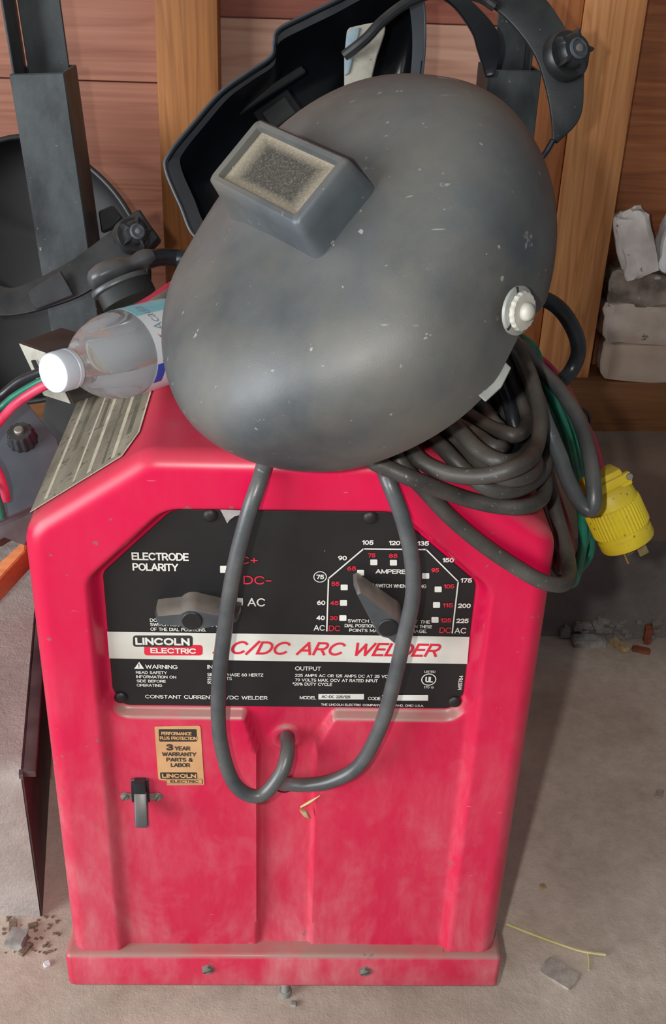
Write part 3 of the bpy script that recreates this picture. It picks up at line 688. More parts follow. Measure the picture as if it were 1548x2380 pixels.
# ---- warranty sticker
def cp(x, y): return (230+x/2.8145, 1620+y/2.8145)
stk = patch([cp(*p) for p in [(365, 193), (655, 187), (664, 196), (689, 568), (684, 574), (446, 576), (437, 546), (396, 541), (388, 530), (364, 205)]], 'sticker_tan', 'warranty_sticker', wd, Y=YF, lift=0)
def S(s, x0, x1, yb, cap, m='print_dark', bold=.03, lift=.0005):
    (a, y), (b, _) = cp(x0, yb), cp(x1, yb); lettering(s, a, b, y, cap/2.8145, m, Y=YF, parent=stk, bold=bold, lift=lift)
def SB(x0, y0, x1, y1, m, k=4): patch([cp(x0, y0), cp(x1, y0), cp(x1+k, y1), cp(x0+k, y1)], m, 'sticker_box', stk, Y=YF, lift=.0002, r=.0012)
SB(390, 210, 638, 291, 'print_dark'); S('PERFORMANCE', 408, 606, 249, 22, 'sticker_tan', lift=.0008); S('PLUS PROTECTION', 399, 640, 279, 22, 'sticker_tan', lift=.0008)
S('3', 440, 486, 350, 42, bold=.045); S('YEAR', 495, 597, 350, 27); S('WARRANTY', 413, 637, 387, 26); S('PARTS &', 441, 614, 423, 26); S('LABOR', 470, 596, 458, 26)
SB(399, 493, 640, 534, 'print_dark'); S('LINCOLN', 413, 636, 528, 27, 'sticker_tan', bold=.05, lift=.0008)
SB(440, 536, 676, 569, 'print_dark'); patch([cp(444, 538), cp(672, 538), cp(675, 566), cp(446, 566)], 'sticker_tan', 'sticker_box', stk, Y=YF, lift=.0004); S('ELECTRIC', 468, 653, 561, 18, lift=.0008)
# ---- cable exits
for i, (x, y) in enumerate(((666, 1712), (660, 1822))):
    c = at(x, y, Y=.0185); mk('cable_grommet', lathe([(.0105, -.004), (.0105, 0), (.0098, .0012), (.0088, .0014), (.0082, -.001)], c, (0, -1, 0), 24), 'gloss_black', wd)
# ---- dirty instruction label on the left bevel
ca = np.array([-HW, 0, ZS]); cb = np.array([-TW, 0, ZT]); du = (cb-ca)/np.linalg.norm(cb-ca); Lc = np.linalg.norm(cb-ca); dn = np.array([-du[2], 0, du[0]])
def cham(u, y, h=.0006): return ca+du*(u*Lc)+np.array([0, y, 0])+dn*h
lab = mk('instruction_label', prism([cham(*p) for p in [(.04, .022), (.80, .022), (.90, .050), (.90, .43), (.04, .43)]], dn*.0004), 'label_dirty', wd, smooth=0)
for u0, u1, y0, y1, m in ((.14, .17, .03, .42, 'label_print'), (.38, .40, .03, .40, 'label_print'), (.50, .535, .03, .40, 'label_print'), (.62, .64, .03, .2, 'label_dark'), (.70, .735, .03, .36, 'label_print'), (.78, .82, .06, .38, 'label_dark'), (.24, .28, .1, .36, 'label_dark'), (.44, .47, .12, .34, 'label_dark')):
    mk('label_print', prism([cham(u0, y0, .0009), cham(u1, y0, .0009), cham(u1, y1, .0009), cham(u0, y1, .0009)], dn*.0002), m, lab, smooth=0)
for i, (p, q) in enumerate((((.04, .022), (.80, .022)), ((.80, .022), (.90, .05)), ((.90, .05), (.90, .43)))):
    a, b = cham(*p, .001), cham(*q, .001); d = (b-a)/np.linalg.norm(b-a); k = np.cross(d, dn)*.0009; mk('label_border', prism([a-k, b-k, b+k, a+k], dn*.0002), 'label_print', lab, smooth=0)

# ================================================================== front welding helmet
HP = np.array([0.02925991773689738, 0.04374748486888423, 0.7109423537541198])
HR = np.array([[0.6854203434677312, -0.5638937952459538, 0.46067639449367415], [-0.726260492009256, -0.4839093341381441, 0.488239136162241], [0.052389412165537406, 0.6692201013247372, 0.741215087188501]])
HQ = (0.13811639889523084, 0.08940787065874257, 0.10573168491374604, 0.19232886651959064, 0.12507718059455752, 0.31744478595514775, 0.0861394304970004, 2.3531402842281572, 2.1050501172163747, 0.037417986860282894, 2.440624290215274)
HK = .967                                      # so that it lies on the two cables that run under it
HP = CP+(HP-CP)*HK; HQ = tuple(v*HK if i in (0, 1, 2, 3, 4, 9) else v for i, v in enumerate(HQ))
YCUT, ZPIV, SLOPE = -0.019367900688375128*HK, 0.04373255285282879*HK, 1.0119851097677812
def hl(p): return HP+HR @ np.array(p, float)
def egg(nz=56, nt=96):
    A, Bf, Bb, Ht, Hb, ca_, cf, pt, pb, ysh, m = HQ
    s = np.sin(np.linspace(-np.pi/2, np.pi/2, nz)); th = np.linspace(0, 2*np.pi, nt, endpoint=False)
    S_, T = np.meshgrid(s, th, indexing='ij'); p = np.where(S_ > 0, pt, pb); prof = (1-np.abs(S_)**p).clip(0)**(1/p); low = np.clip(-S_, 0, 1); e = 2/m
    a = A*prof*(1-ca_*low**1.5); bf = Bf*prof*(1-cf*low**1.5); bb = Bb*prof
    x = a*np.sign(np.sin(T))*np.abs(np.sin(T))**e
    y = np.where(np.cos(T) > 0, bf, bb)*np.sign(np.cos(T))*np.abs(np.cos(T))**e+ysh*low**1.3
    z = np.where(S_ > 0, Ht, Hb)*S_
    return x, y, z
hm = thing('welding_helmet', (.03, .04, .629), 'dusty dark grey welding helmet with raised window lying on the red welder', 'helmet')
def helmet_shell():
    x, y, z = egg(); nz, nt = x.shape; bm = bmesh.new()
    vs = [[bm.verts.new((x[i, j], y[i, j], z[i, j])) for j in range(nt)] for i in range(1, nz-1)]
    b0 = bm.verts.new((0, y[0].mean(), z[0, 0])); b1 = bm.verts.new((0, y[-1].mean(), z[-1, 0]))
    for i in range(nz-3):
        for j in range(nt): bm.faces.new((vs[i][j], vs[i][(j+1) % nt], vs[i+1][(j+1) % nt], vs[i+1][j]))
    for j in range(nt): bm.faces.new((b0, vs[0][(j+1) % nt], vs[0][j])); bm.faces.new((b1, vs[-1][j], vs[-1][(j+1) % nt]))
    bmesh.ops.recalc_face_normals(bm, faces=bm.faces)
    planes = [((0, YCUT, 0), (0, 1, 0)), ((0, YCUT, ZPIV), (0, 1, SLOPE)), ((0, YCUT+.004, ZPIV), (0, 1, .3))]
    for co, no in planes: bmesh.ops.bisect_plane(bm, geom=list(bm.verts)+list(bm.edges)+list(bm.faces), plane_co=co, plane_no=no)
    kill = []
    for f in bm.faces:
        c = f.calc_center_median()
        if all((c-Vector(co)).dot(Vector(no)) < 0 for co, no in planes): kill.append(f)
    bmesh.ops.delete(bm, geom=kill, context='FACES')
    bmesh.ops.solidify(bm, geom=list(bm.faces), thickness=.003)
    bm.verts.index_update()
    g = (np.array([HP+HR @ np.array(v.co) for v in bm.verts]), [tuple(v.index for v in f.verts) for f in bm.faces]); bm.free(); return g
shell = mk('shell', helmet_shell(), 'helmet_fibre', hm, smooth=50, recalc=False)
WC = CP+ray(640.35, 392.1)*.728*HK
WR = np.array([[0.6253, -0.4862, 0.6104], [-0.7749, -0.4796, 0.4117], [-0.0926, 0.7305, 0.6767]])
hx, hz_ = .0487*HK, .0275*HK
def window_frame():
    def rect(a, b, y, r): return [(p[0], y, p[1]) for p in roundpoly([(-a, -b), (a, -b), (a, b), (-a, b)], r, 4)]
    rings = [rect(hx+.012, hz_+.012, -.050, .012), rect(hx+.004, hz_+.004, -.034, .008), rect(hx+.0012, hz_+.0012, -.012, .006), rect(hx, hz_, -.002, .005), rect(hx-.002, hz_-.002, 0, .004), rect(hx-.0065, hz_-.0055, -.0004, .002), rect(hx-.0075, hz_-.0065, -.004, .0015), rect(hx-.0075, hz_-.0065, -.010, .0015)]
    V = np.vstack(rings); m = len(rings[0]); F = [(k*m+i, k*m+(i+1) % m, (k+1)*m+(i+1) % m, (k+1)*m+i) for k in range(len(rings)-1) for i in range(m)]
    return xf((V, F), WR, WC)
wf = mk('window_frame', window_frame(), 'helmet_fibre', hm, smooth=45)
lens_mat(hx, hz_)
lg = xf(box((-hx+.007, -.0075, -hz_+.006), (hx-.007, -.0050, hz_-.006)), WR, WC)
ln = mk('lens', lg, 'dusty_lens', wf, smooth=0)
uv = ln.data.uv_layers.new(name='uv'); vv = (np.asarray(lg[0])-WC) @ WR
for lp in ln.data.loops: uv.data[lp.index].uv = (vv[lp.vertex_index][0]/(hx-.007), vv[lp.vertex_index][2]/(hz_-.006))
# pivot hardware: find the shell surface under the knob
kc = at(1212, 722, D=.80)
_x, _y, _z = egg(); Wp = np.stack([_x, _y, _z], -1).reshape(-1, 3) @ HR.T + HP
dcam = (Wp-CP) @ CM.T; sc = np.stack([774+FPX*dcam[:, 0]/dcam[:, 2], 1190-FPX*dcam[:, 1]/dcam[:, 2]], 1)
near = np.argsort(((sc-np.array([1204, 722]))**2).sum(1)+1e5*(dcam[:, 2]-dcam[:, 2].min()))[0]
i0, j0 = divmod(int(near), _x.shape[1])
G = (np.stack([_x, _y, _z], -1) @ HR.T + HP); tu = G[i0, (j0+1) % _x.shape[1]]-G[i0, j0-1]; tv = G[i0+1, j0]-G[i0-1, j0]
kn = np.cross(tu, tv); kn /= np.linalg.norm(kn); kn *= np.sign(kn @ (G[i0, j0]-HP)); kD = dcam[near, 2]
kc = CP+ray(1204, 722)*kD
ws = mk('pivot_washer', lathe([(.0155, -.001), (.0155, .0010), (.0148, .0015), (.004, .0018)], kc, kn, 32), 'zinc', hm)
for a in (100, 215): 
    R = frame(kn); mk('washer_slot', xf(box((.0112, -.0009, .0008), (.0157, .0009, .0019)), R @ rot('Z', a), kc), 'print_dark', ws, smooth=0)
nut = mk('thumb_nut', lathe([(.0112, .0015), (.0122, .0022), (.0122, .0046), (.0114, .0054), (.006, .0056)], kc, kn, 72, rfun=lambda a: 1+.025*math.cos(18*a)), 'nut_white', hm)
mk('nut_button', lathe([(.0060, .0050), (.0060, .0072), (.0050, .0096), (.0028, .0110), (.0002, .0114)], kc, kn, 24), 'nut_white', nut)
# light strap of the headgear seen below the rim
def rimD(x, y):                                # depth of the near side of the shell at a pixel
    d2 = ((sc-np.array([x, y]))**2).sum(1)+1e9*(dcam[:, 2] > (HP-CP) @ CM[2]); return np.median(dcam[np.argsort(d2)[:4], 2])
a, b = at(1176, 842, D=rimD(1165, 832)+.008), at(1108, 914, D=rimD(1098, 905)+.008); d = (b-a)/np.linalg.norm(b-a); nn = np.cross(d, TOW); nn /= np.linalg.norm(nn); nn *= np.sign(nn @ (CM[1]-CM[0]))
ins = nn*.022-TOW*.001                         # runs up inside the shell, where it is riveted
mk('headgear_strap', bevelled(prism([a-nn*.005, (a+b)/2-nn*.009, b-nn*.008, b+ins, a+ins], TOW*-.002), .0006, 1), 'zinc', hm)

# ================================================================== welding cables
def surf(x, y, h):
    cn = np.array([ZT-ZS, 0, HW-TW]); cn /= np.linalg.norm(cn); cl = cn*np.array([-1, 0, 1]); d = ray(x, y); best = -1
    for n_, p_ in (((0, 0, 1), (0, 0, ZT)), (cn, (HW, 0, ZS)), (cl, (-HW, 0, ZS)), ((1, 0, 0), (HW, 0, 0)), ((-1, 0, 0), (-HW, 0, 0)), ((0, -1, 0), (0, 0, 0))):
        n_ = np.array(n_, float); dn_ = d @ n_
        if dn_ < 0: best = max(best, ((np.array(p_)+n_*h-CP) @ n_)/dn_)
    return CP+d*best
def P3(lst): return [np.array(p[1:], float) if p[0] == 'W' else surf(p[0], p[1], p[3]) if p[2] == 'S' else p_at(*p) for p in lst]
def p_at(x, y, k, v): return at(x, y, **{k: v})
SIM = []
def resample(p, step=.004):
    p = catmull(p, 14); L = np.concatenate([[0], np.cumsum(np.linalg.norm(np.diff(p, axis=0), axis=1))]); n = max(8, int(L[-1]/step))
    t = np.linspace(0, L[-1], n+1); return np.stack([np.interp(t, L, p[:, k]) for k in range(3)], 1)
def heap(name, pts, r, m, label, group=None, cat='cable', n=12, fix=0, fixend=0, w=1.0):
    P = resample(pts); W = np.full(len(P), w); W[:fix] = 0
    if fixend: W[-fixend:] = 0
    SIM.append(dict(a=(name, m, label, cat, group), P=P, r=r, W=W, n=n))
def settle(iters=260):
    """lay the cables against each other and the cabinet so that none runs through another"""
    P = np.vstack([c['P'] for c in SIM]); P0 = P.copy(); rad = np.concatenate([np.full(len(c['P']), c['r']) for c in SIM]); W = np.concatenate([c['W'] for c in SIM])
    cid = np.concatenate([np.full(len(c['P']), i) for i, c in enumerate(SIM)]); cn = np.array([ZT-ZS, 0, HW-TW]); cn /= np.linalg.norm(cn)
    N_ = np.array([(0, 0, 1), cn, cn*np.array([-1, 0, 1]), (1, 0, 0), (-1, 0, 0), (0, -1, 0)], float); O_ = np.array([(0, 0, ZT), (HW, 0, ZS), (-HW, 0, ZS), (HW, 0, 0), (-HW, 0, 0), (0, 0, 0)], float)
    for it in range(iters):
        if it % 20 == 0:
            I, J = [], []
            for b in range(0, len(P), 400):
                d2 = ((P[b:b+400, None, :]-P[None])**2).sum(-1); q = (d2 < .03**2) & (cid[b:b+400, None] < cid[None]); i_, j_ = np.nonzero(q); I.append(i_+b); J.append(j_)
            I, J = np.concatenate(I), np.concatenate(J)
        d = P[J]-P[I]; L = np.linalg.norm(d, axis=1)+1e-9; pen = rad[I]+rad[J]-.0002-L; h = pen > 0
        i_, j_, p_, n_ = I[h], J[h], pen[h], d[h]/L[h, None]
        dep = n_ @ CM[2]; sg_ = np.where(np.abs(dep) < .05, np.where((P0[j_]-P0[i_]) @ CM[2] >= 0, 1, -1), np.sign(dep))
        n_ = n_+(sg_*.9)[:, None]*CM[2]; n_ /= np.linalg.norm(n_, axis=1)[:, None]       # rather slide behind or in front than sideways
        ws = W[i_]+W[j_]+1e-9; k = .45*p_/ws; D = np.zeros_like(P); cnt = np.full(len(P), 1e-9)
        np.add.at(D, i_, -n_*(k*W[i_])[:, None]); np.add.at(D, j_, n_*(k*W[j_])[:, None]); np.add.at(cnt, i_, 1.0); np.add.at(cnt, j_, 1.0)
        D /= np.maximum(cnt, 1)[:, None]**.55
        P = P+D
        b = 0
        if it < iters-40:
            for c in SIM:                                   # keep each cable smooth
                m_ = len(c['P']); e = P[b:b+m_]-P0[b:b+m_]; f_ = e.copy(); f_[1:-1] = .5*e[1:-1]+.25*(e[:-2]+e[2:]); P[b:b+m_] = P0[b:b+m_]+np.where(c['W'][:, None] > 0, f_, e); b += m_
        S_ = ((P[:, None, :]-O_[None])*N_[None]).sum(-1); a_ = S_.argmax(1); sd = S_.max(1); back_ = (P[:, 1] < .46)
        pu = np.where((W > 0) & back_, np.maximum(rad-sd, 0), 0); P = P+N_[a_]*pu[:, None]
    b = 0
    for c in SIM:
        m_ = len(c['P']); p = P[b:b+m_]; b += m_; p[1:-1] = .5*p[1:-1]+.25*(p[:-2]+p[2:])
        nm, m, label, cat, group = c['a']; tag(mk(nm, sweep(p, circ(c['r'], c['n'])), m, smooth=60), label, cat, group)
def cable(name, pts, r, m, label, group=None, cat='cable', n=12, sub=8, scale=None):
    return tag(mk(name, tube(pts, r, n, sub, scale), m, smooth=60), label, cat, group)
RC = .0062
heap('welding_cable', P3([(666, 1712, 'Y', .03), (666, 1712, 'Y', .012), (669, 1745, 'Y', -.008), (652, 1800, 'Y', -.022), (602, 1851, 'Y', -.028), (545, 1822, 'Y', -.028), (512, 1720, 'Y', -.024), (508, 1600, 'Y', -.022), (520, 1480, 'Y', -.022), (543, 1330, 'Y', -.024), (578, 1190, 'Y', -.020), (600, 1125, 'Y', -.012), (612, 1085, 'Y', -.002), (622, 1050, 'Z', .6255), (640, 1000, 'Z', .6255), (700, 930, 'Z', .6255)]),
      RC, 'rubber', 'grey rubber welding cable looping down in a U from the upper hole', 'welding cables', fix=14, w=.15)
heap('welding_cable', P3([(655, 1822, 'Y', .03), (668, 1822, 'Y', .008), (700, 1824, 'Y', -.004), (770, 1815, 'Y', -.012), (835, 1778, 'Y', -.016), (884, 1690, 'Y', -.018), (914, 1590, 'Y', -.020), (942, 1470, 'Y', -.022), (960, 1380, 'Y', -.022), (955, 1285, 'Y', -.020), (935, 1200, 'Y', -.014), (908, 1125, 'Y', -.006), (893, 1085, 'Y', .004), (880, 1050, 'Z', .6255), (850, 1000, 'Z', .6255), (820, 960, 'Z', .6255)]),
      RC, 'rubber', 'grey rubber welding cable curving right from the lower hole', 'welding cables', fix=14, w=.15)
coil = [
 ('S1', [(835, 1020, 'S', .0063), (870, 1060, 'S', .0063), (905, 1080, 'S', .010), (975, 1114, 'S', .0192), (1075, 1155, 'S', .0085), (1160, 1176, 'S', .0075), (1225, 1176, 'S', .0085), (1262, 1150, 'Y', .035), (1266, 1100, 'Y', .07), (1245, 1030, 'Y', .11), (1215, 960, 'Y', .15), (1180, 890, 'Y', .19)]),
 ('S2', [(925, 1012, 'S', .0063), (944, 1050, 'S', .0065), (968, 1078, 'S', .0100), (1030, 1102, 'S', .018), (1105, 1106, 'S', .024), (1180, 1086, 'S', .032), (1232, 1048, 'Y', .03), (1250, 985, 'Y', .06), (1240, 910, 'Y', .09), (1218, 850, 'Y', .12), (1180, 800, 'Y', .15)]),
 ('S3', [(1000, 1015, 'S', .0063), (1045, 1058, 'S', .0063), (1090, 1095, 'S', .0075), (1150, 1130, 'S', .015), (1215, 1126, 'S', .02), (1252, 1090, 'Y', .055), (1258, 1030, 'Y', .085), (1235, 950, 'Y', .12), (1190, 870, 'Y', .16)]),
 ('S4', [(1022, 985, 'S', .0063), (1065, 1032, 'S', .0065), (1110, 1078, 'S', .012), (1165, 1112, 'S', .02), (1222, 1108, 'S', .028), (1254, 1060, 'Y', .07), (1240, 985, 'Y', .10), (1190, 900, 'Y', .14)]),
 ('S5', [(1040, 955, 'S', .008), (1068, 1000, 'S', .008), (1112, 1050, 'S', .014), (1170, 1075, 'S', .025), (1210, 1040, 'Y', .075), (1205, 960, 'Y', .10), (1175, 880, 'Y', .13), (1150, 830, 'Y', .17)]),
 ('S6', [(880, 1005, 'S', .0064), (905, 1045, 'S', .0064), (945, 1092, 'S', .0064), (985, 1135, 'S', .0066), (1040, 1195, 'S', .0066), (1105, 1252, 'S', .0066), (1180, 1305, 'S', .0066), (1255, 1346, 'S', .0075), (1308, 1344, 'Y', .010), (1318, 1305, 'Y', .04), (1303, 1235, 'Y', .07), (1284, 1160, 'Y', .095), (1268, 1090, 'Y', .12), (1245, 1000, 'Y', .15)]),
 ('S8', [(1065, 935, 'S', .012), (1105, 975, 'S', .016), (1150, 1015, 'S', .022), (1192, 1030, 'S', .03), (1216, 985, 'Y', .095), (1200, 910, 'Y', .12), (1165, 845, 'Y', .15)]),
 ('S9', [(1095, 925, 'S', .022), (1130, 955, 'S', .022), (1165, 990, 'S', .026), (1190, 985, 'Y', .11), (1185, 920, 'Y', .13), (1150, 850, 'Y', .16)]),
 ('S10', [(1030, 965, 'S', .020), (1075, 1010, 'S', .022), (1125, 1055, 'S', .026), (1190, 1080, 'S', .034), (1232, 1040, 'Y', .075), (1228, 970, 'Y', .10), (1200, 880, 'Y', .13)]),
 ('S7', [(1060, 990, 'S', .01), (1110, 1020, 'S', .018), (1160, 1040, 'S', .03), (1196, 1005, 'Y', .10), (1190, 940, 'Y', .12), (1165, 880, 'Y', .15)]),
]
labs = {'S1': 'grey rubber cable draped across the front of the coil, lowest turn on the red top', 'S2': 'grey rubber cable turn at the inside front of the coil', 'S3': 'dark rubber cable turn tucked in the middle of the coil',
        'S4': 'dark rubber cable turn at the back of the coil', 'S5': 'shiny black cable turn rising under the helmet rim', 'S8': 'dark cable turn just inside the shiny black one', 'S9': 'smallest dark cable turn under the helmet rim', 'S10': 'dark cable turn lying on top of the back strands', 'S7': 'short innermost dark cable turn deep in the coil', 'S6': 'grey rubber cable hanging in a loop over the right corner of the welder'}
RANK = dict(zip(('S9', 'S8', 'S5', 'S7', 'S10', 'S4', 'S3', 'S2', 'S1', 'S6'), range(10)))
def zc(x): return ZT if x < TW else ZT-(x-TW)*(ZT-ZS)/(HW-TW)
def back(k):
    j = RANK[k]; y = .215+.0142*j; x2 = .105-.006*j     # every turn closes under the helmet, one beside the other
    return [('W', .165, y, zc(.165)+.014), ('W', x2, y, zc(x2)+.0064), ('W', .082-.0128*j, .165-.004*(j % 2), ZT+.0064)]
for i, (k, p) in enumerate(coil): heap('coiled_cable', P3(p + back(k) + ([p[0]] if k not in ('S1', 'S6') else [])), RC if k != 'S5' else .0058, 'black_cable' if k == 'S5' else 'dusty_rubber', labs[k], 'coiled welding cable on the welder')
heap('coiled_cable', P3([(1050, 940, 'Y', .14), (1085, 935, 'Y', .12), (1130, 940, 'Y', .12), (1162, 930, 'Y', .14), (1160, 895, 'Y', .18)]), .008, 'rubber', 'thick black rubber cable end tucked under the helmet rim', 'coiled welding cable on the welder')
heap('coiled_cable', P3([(1165, 830, 'Y', .20), (1185, 860, 'Y', .16), (1215, 920, 'Y', .13), (1222, 990, 'Y', .12), (1235, 1060, 'Y', .13), (1262, 1150, 'Y', .16), (1288, 1230, 'Y', .17)]), RC, 'black_cable', 'glossy black cable running down inside the hanging bundle', 'coiled welding cable on the welder')
heap('coiled_cable', P3([('W', 0.120, 0.3560, zc(0.120)+.0068), ('W', .180, .356, zc(.18)+.03), (1178, 778, 'Y', .22), (1195, 820, 'Y', .15), (1226, 905, 'Y', .11), (1256, 1000, 'Y', .085), (1296, 1095, 'Y', .075), (1340, 1165, 'Y', .068), (1371, 1190, 'Y', .062), (1379, 1150, 'Y', .066), (1371, 1065, 'Y', .09), (1345, 975, 'Y', .13), (1300, 905, 'Y', .165), (1248, 850, 'Y', .20), (1205, 800, 'Y', .23), ('W', .185, .372, zc(.185)+.02), ('W', 0.120, 0.3720, zc(0.120)+.0068)]), .0066, 'rubber', 'long grey cable loop hanging down to the yellow plug', 'coiled welding cable on the welder')
heap('coiled_cable', P3([('W', 0.100, 0.3920, zc(0.100)+.0068), ('W', .165, .392, zc(.165)+.03), (1225, 690, 'Y', .28), (1285, 705, 'Y', .26), (1325, 750, 'Y', .26), (1345, 808, 'Y', .26), (1330, 858, 'Y', .26), (1295, 892, 'Y', .25), (1255, 900, 'Y', .24), (1222, 885, 'Y', .25), ('W', .215, .33, .56)]), .0075, 'black_cable', 'thick black cable arching out behind the helmet pivot', 'coiled welding cable on the welder')
for k, (dx, dy, Yo) in enumerate(((0, 0, 0), (12, 10, .03))):
    heap('insulated_wire', P3([('W', .125, .410+.011*k, zc(.125)+.0048), ('W', .175, .400+.011*k, zc(.175)+.006), (1212+dx*.3, 790, 'Y', .25+.01*k), (1245+dx, 850+dy, 'Y', .22), (1285+dx, 930+dy, 'Y', .19+Yo), (1318+dx, 1010, 'Y', .18+Yo), (1338+dx, 1100, 'Y', .18+Yo), (1352+dx, 1200, 'Y', .18+Yo), (1352+dx, 1280, 'Y', .18+Yo), (1325, 1350-dy, 'Y', .20), (1296, 1310, 'Y', .24), (1268, 1180, 'Y', .26), (1225, 1020, 'Y', .27), (1170, 900, 'Y', .28)]), .0045, 'green_cable', ['green insulated wire hanging nearest the black cable in the bundle', 'green insulated wire at the outer back of the bundle'][k], 'loose power wires')
heap('insulated_wire', P3([('W', .150, .434, zc(.15)+.0048), ('W', .200, .40, zc(.2)+.006), (1245, 905, 'Y', .27), (1282, 960, 'Y', .24), (1318, 1040, 'Y', .21), (1350, 1130, 'Y', .20), (1368, 1230, 'Y', .20), (1350, 1310, 'Y', .21), (1320, 1340, 'Y', .23), (1290, 1290, 'Y', .25), (1255, 1130, 'Y', .27)]), .0045, 'green_cable', 'green insulated wire curling under the hanging bundle', 'loose power wires')
heap('insulated_wire', P3([(1165, 860, 'Y', .24), (1225, 960, 'Y', .21), (1262, 1060, 'Y', .18), (1285, 1130, 'Y', .15), (1312, 1210, 'Y', .14), (1326, 1270, 'Y', .15), (1318, 1330, 'Y', .18), (1290, 1270, 'Y', .22), (1255, 1130, 'Y', .24)]), .0045, 'dark_red_cable', 'dark red insulated wire hanging in the bundle', 'loose power wires')
heap('insulated_wire', P3([(1160, 850, 'Y', .22), (1220, 950, 'Y', .19), (1255, 1050, 'Y', .16), (1272, 1120, 'Y', .13), (1292, 1200, 'Y', .12), (1306, 1260, 'Y', .125), (1302, 1325, 'Y', .15), (1285, 1260, 'Y', .19), (1250, 1120, 'Y', .22)]), .0045, 'black_cable', 'black insulated wire hanging beside the dark red wire', 'loose power wires')
heap('insulated_wire', P3([('W', .140, .447, zc(.14)+.0048), ('W', .200, .43, zc(.2)+.006), (1240, 825, 'Y', .33), (1300, 880, 'Y', .30), (1340, 950, 'Y', .25), (1374, 1020, 'Y', .19), (1390, 1072, 'Y', .15), (1400, 1120, 'Y', .13)]), .0042, 'red_cable', 'pink-red insulated wire running into the yellow plug', 'loose power wires', fixend=8)
heap('wire_loop', P3([(1342, 950, 'Y', .30), (1358, 952, 'Y', .30), (1371, 968, 'Y', .30), (1370, 990, 'Y', .30), (1358, 1003, 'Y', .30)]), .0019, 'black_cable', 'small thin black wire loop beside the wires', None, n=8)
settle()

# ---- yellow plug
pa, pb_ = at(1395, 1114, Y=.13), at(1460, 1260, Y=.115); pax = pb_-pa; pL_ = np.linalg.norm(pax); pax /= pL_
pg = thing('power_plug', tuple(pb_), 'yellow high-current power plug with metal prongs hanging beside the welder', 'plug')
s = pL_/.060
mk('ribbed_body', lathe([(0.0219, .020*s), (0.0251, .023*s), (0.0255, .026*s), (0.0257, .044*s), (0.0253, .046*s)], pa, pax, 192, rfun=lambda a: 1+.014*math.cos(48*a)), 'yellow_plug', pg, smooth=25)
mk('shoulder', lathe([(0.0161, .006*s), (0.0198, .0075*s), (0.0230, .012*s), (0.0244, .022*s)], pa, pax, 40), 'yellow_plug', pg)
mk('rim', lathe([(0.0238, .0455*s), (0.0238, .050*s), (0.0248, .051*s), (0.0248, .058*s), (0.0238, .060*s)], pa, pax, 40), 'yellow_plug', pg)
R = frame(pax, TOW)     # local x = across, y roughly towards viewer
fx_ = np.cross(pax, TOW); fx_ /= np.linalg.norm(fx_); fy_ = np.cross(fx_, pax); fy_ *= np.sign(fy_ @ TOW)
def plugpt(x, y, h): return pa+fx_*x+fy_*y+pax*h
clamp = mk('cord_clamp', join(bevelled(obox(plugpt(0, .003, .001*s), fx_*.0165, fy_*.014, pax*.0070*s, 0), .003, 2), bevelled(obox(plugpt(0, .0165, .003*s), fx_*.0215, fy_*.0035, pax*.0040*s, 0), .0015, 2), bevelled(obox(plugpt(0, .011, .0085*s), fx_*.021, fy_*.006, pax*.0022*s, 0), .001, 1)), 'yellow_plug', pg)
for x, y, h, d in ((-.0195, .020, .003*s, fy_), (.0195, .020, .003*s, fy_), (.004, .0205, .0165*s, fy_), (-.009, .0198, .016*s, fy_)):
    mk('clamp_screw', lathe([(.0032, -.004), (.0032, .001), (.0026, .002), (.0003, .0022)], plugpt(x, y-.001, h), d, 14), 'screw_steel', clamp)
for x, y, rr_ in ((-.008, .004, 0), (.009, .002, 50), (0, -.012, 0)):
    mk('prong', obox(plugpt(x, y, .067*s), fx_*(.0045 if rr_ == 0 else .0008), fy_*(.0008 if rr_ == 0 else .0045), pax*.008*s, .0004, 1), 'brass', pg)

# ================================================================== water bottle
ba = at(122, 868, Z=.668); bb2 = at(372, 798, Z=.655); bax = (bb2-ba)/np.linalg.norm(bb2-ba)
bt = thing('water_bottle', tuple((ba+bax*.09)-np.array([0, 0, .034])), 'clear plastic water bottle with white cap and label lying on its side', 'bottle')
prof = [(.0105, .010), (.0108, .018), (.0125, .020), (.0128, .0212), (.0118, .0225), (.0160, .028), (.0220, .036), (.0275, .045), (.0318, .056), (.0338, .066), (.0342, .074), (.0336, .076), (.0336, .130), (.0342, .133), (.0342, .158), (.0335, .166), (.026, .170)]
mk('bottle_body', lathe(prof, ba, bax, 48), 'clear_plastic', bt)
capo = mk('cap', lathe([(.0120, 0), (.0145, .0006), (.0152, .002), (.0154, .0125), (.0148, .0130), (.0148, .0136), (.0154, .0142), (.0154, .0175), (.0140, .018)], ba, bax, 96, rfun=lambda a: 1+.006*math.cos(48*a)), 'bottle_cap', bt)
def water():
    g = lathe([(r-.0012, h) for r, h in prof[4:]][:-1]+[(.025, .1675)], ba, bax, 40); bm = bmesh.new(); vs = [bm.verts.new(v) for v in g[0]]
    for q in g[1]: bm.faces.new([vs[i] for i in q])
    zc = (ba+bax*.09)[2]+.002
    r = bmesh.ops.bisect_plane(bm, geom=list(bm.verts)+list(bm.edges)+list(bm.faces), plane_co=(0, 0, zc), plane_no=(0, 0, 1), clear_outer=True)
    bmesh.ops.holes_fill(bm, edges=[e for e in bm.edges if e.is_boundary]); bm.verts.index_update()
    o = (np.array([v.co[:] for v in bm.verts]), [tuple(v.index for v in f.verts) for f in bm.faces]); bm.free(); return o
mk('water', water(), 'water', bt)
BR = frame(bax)
def onb(a, h, r=.0346): return ba+BR @ np.array([r*math.cos(a), r*math.sin(a), h])
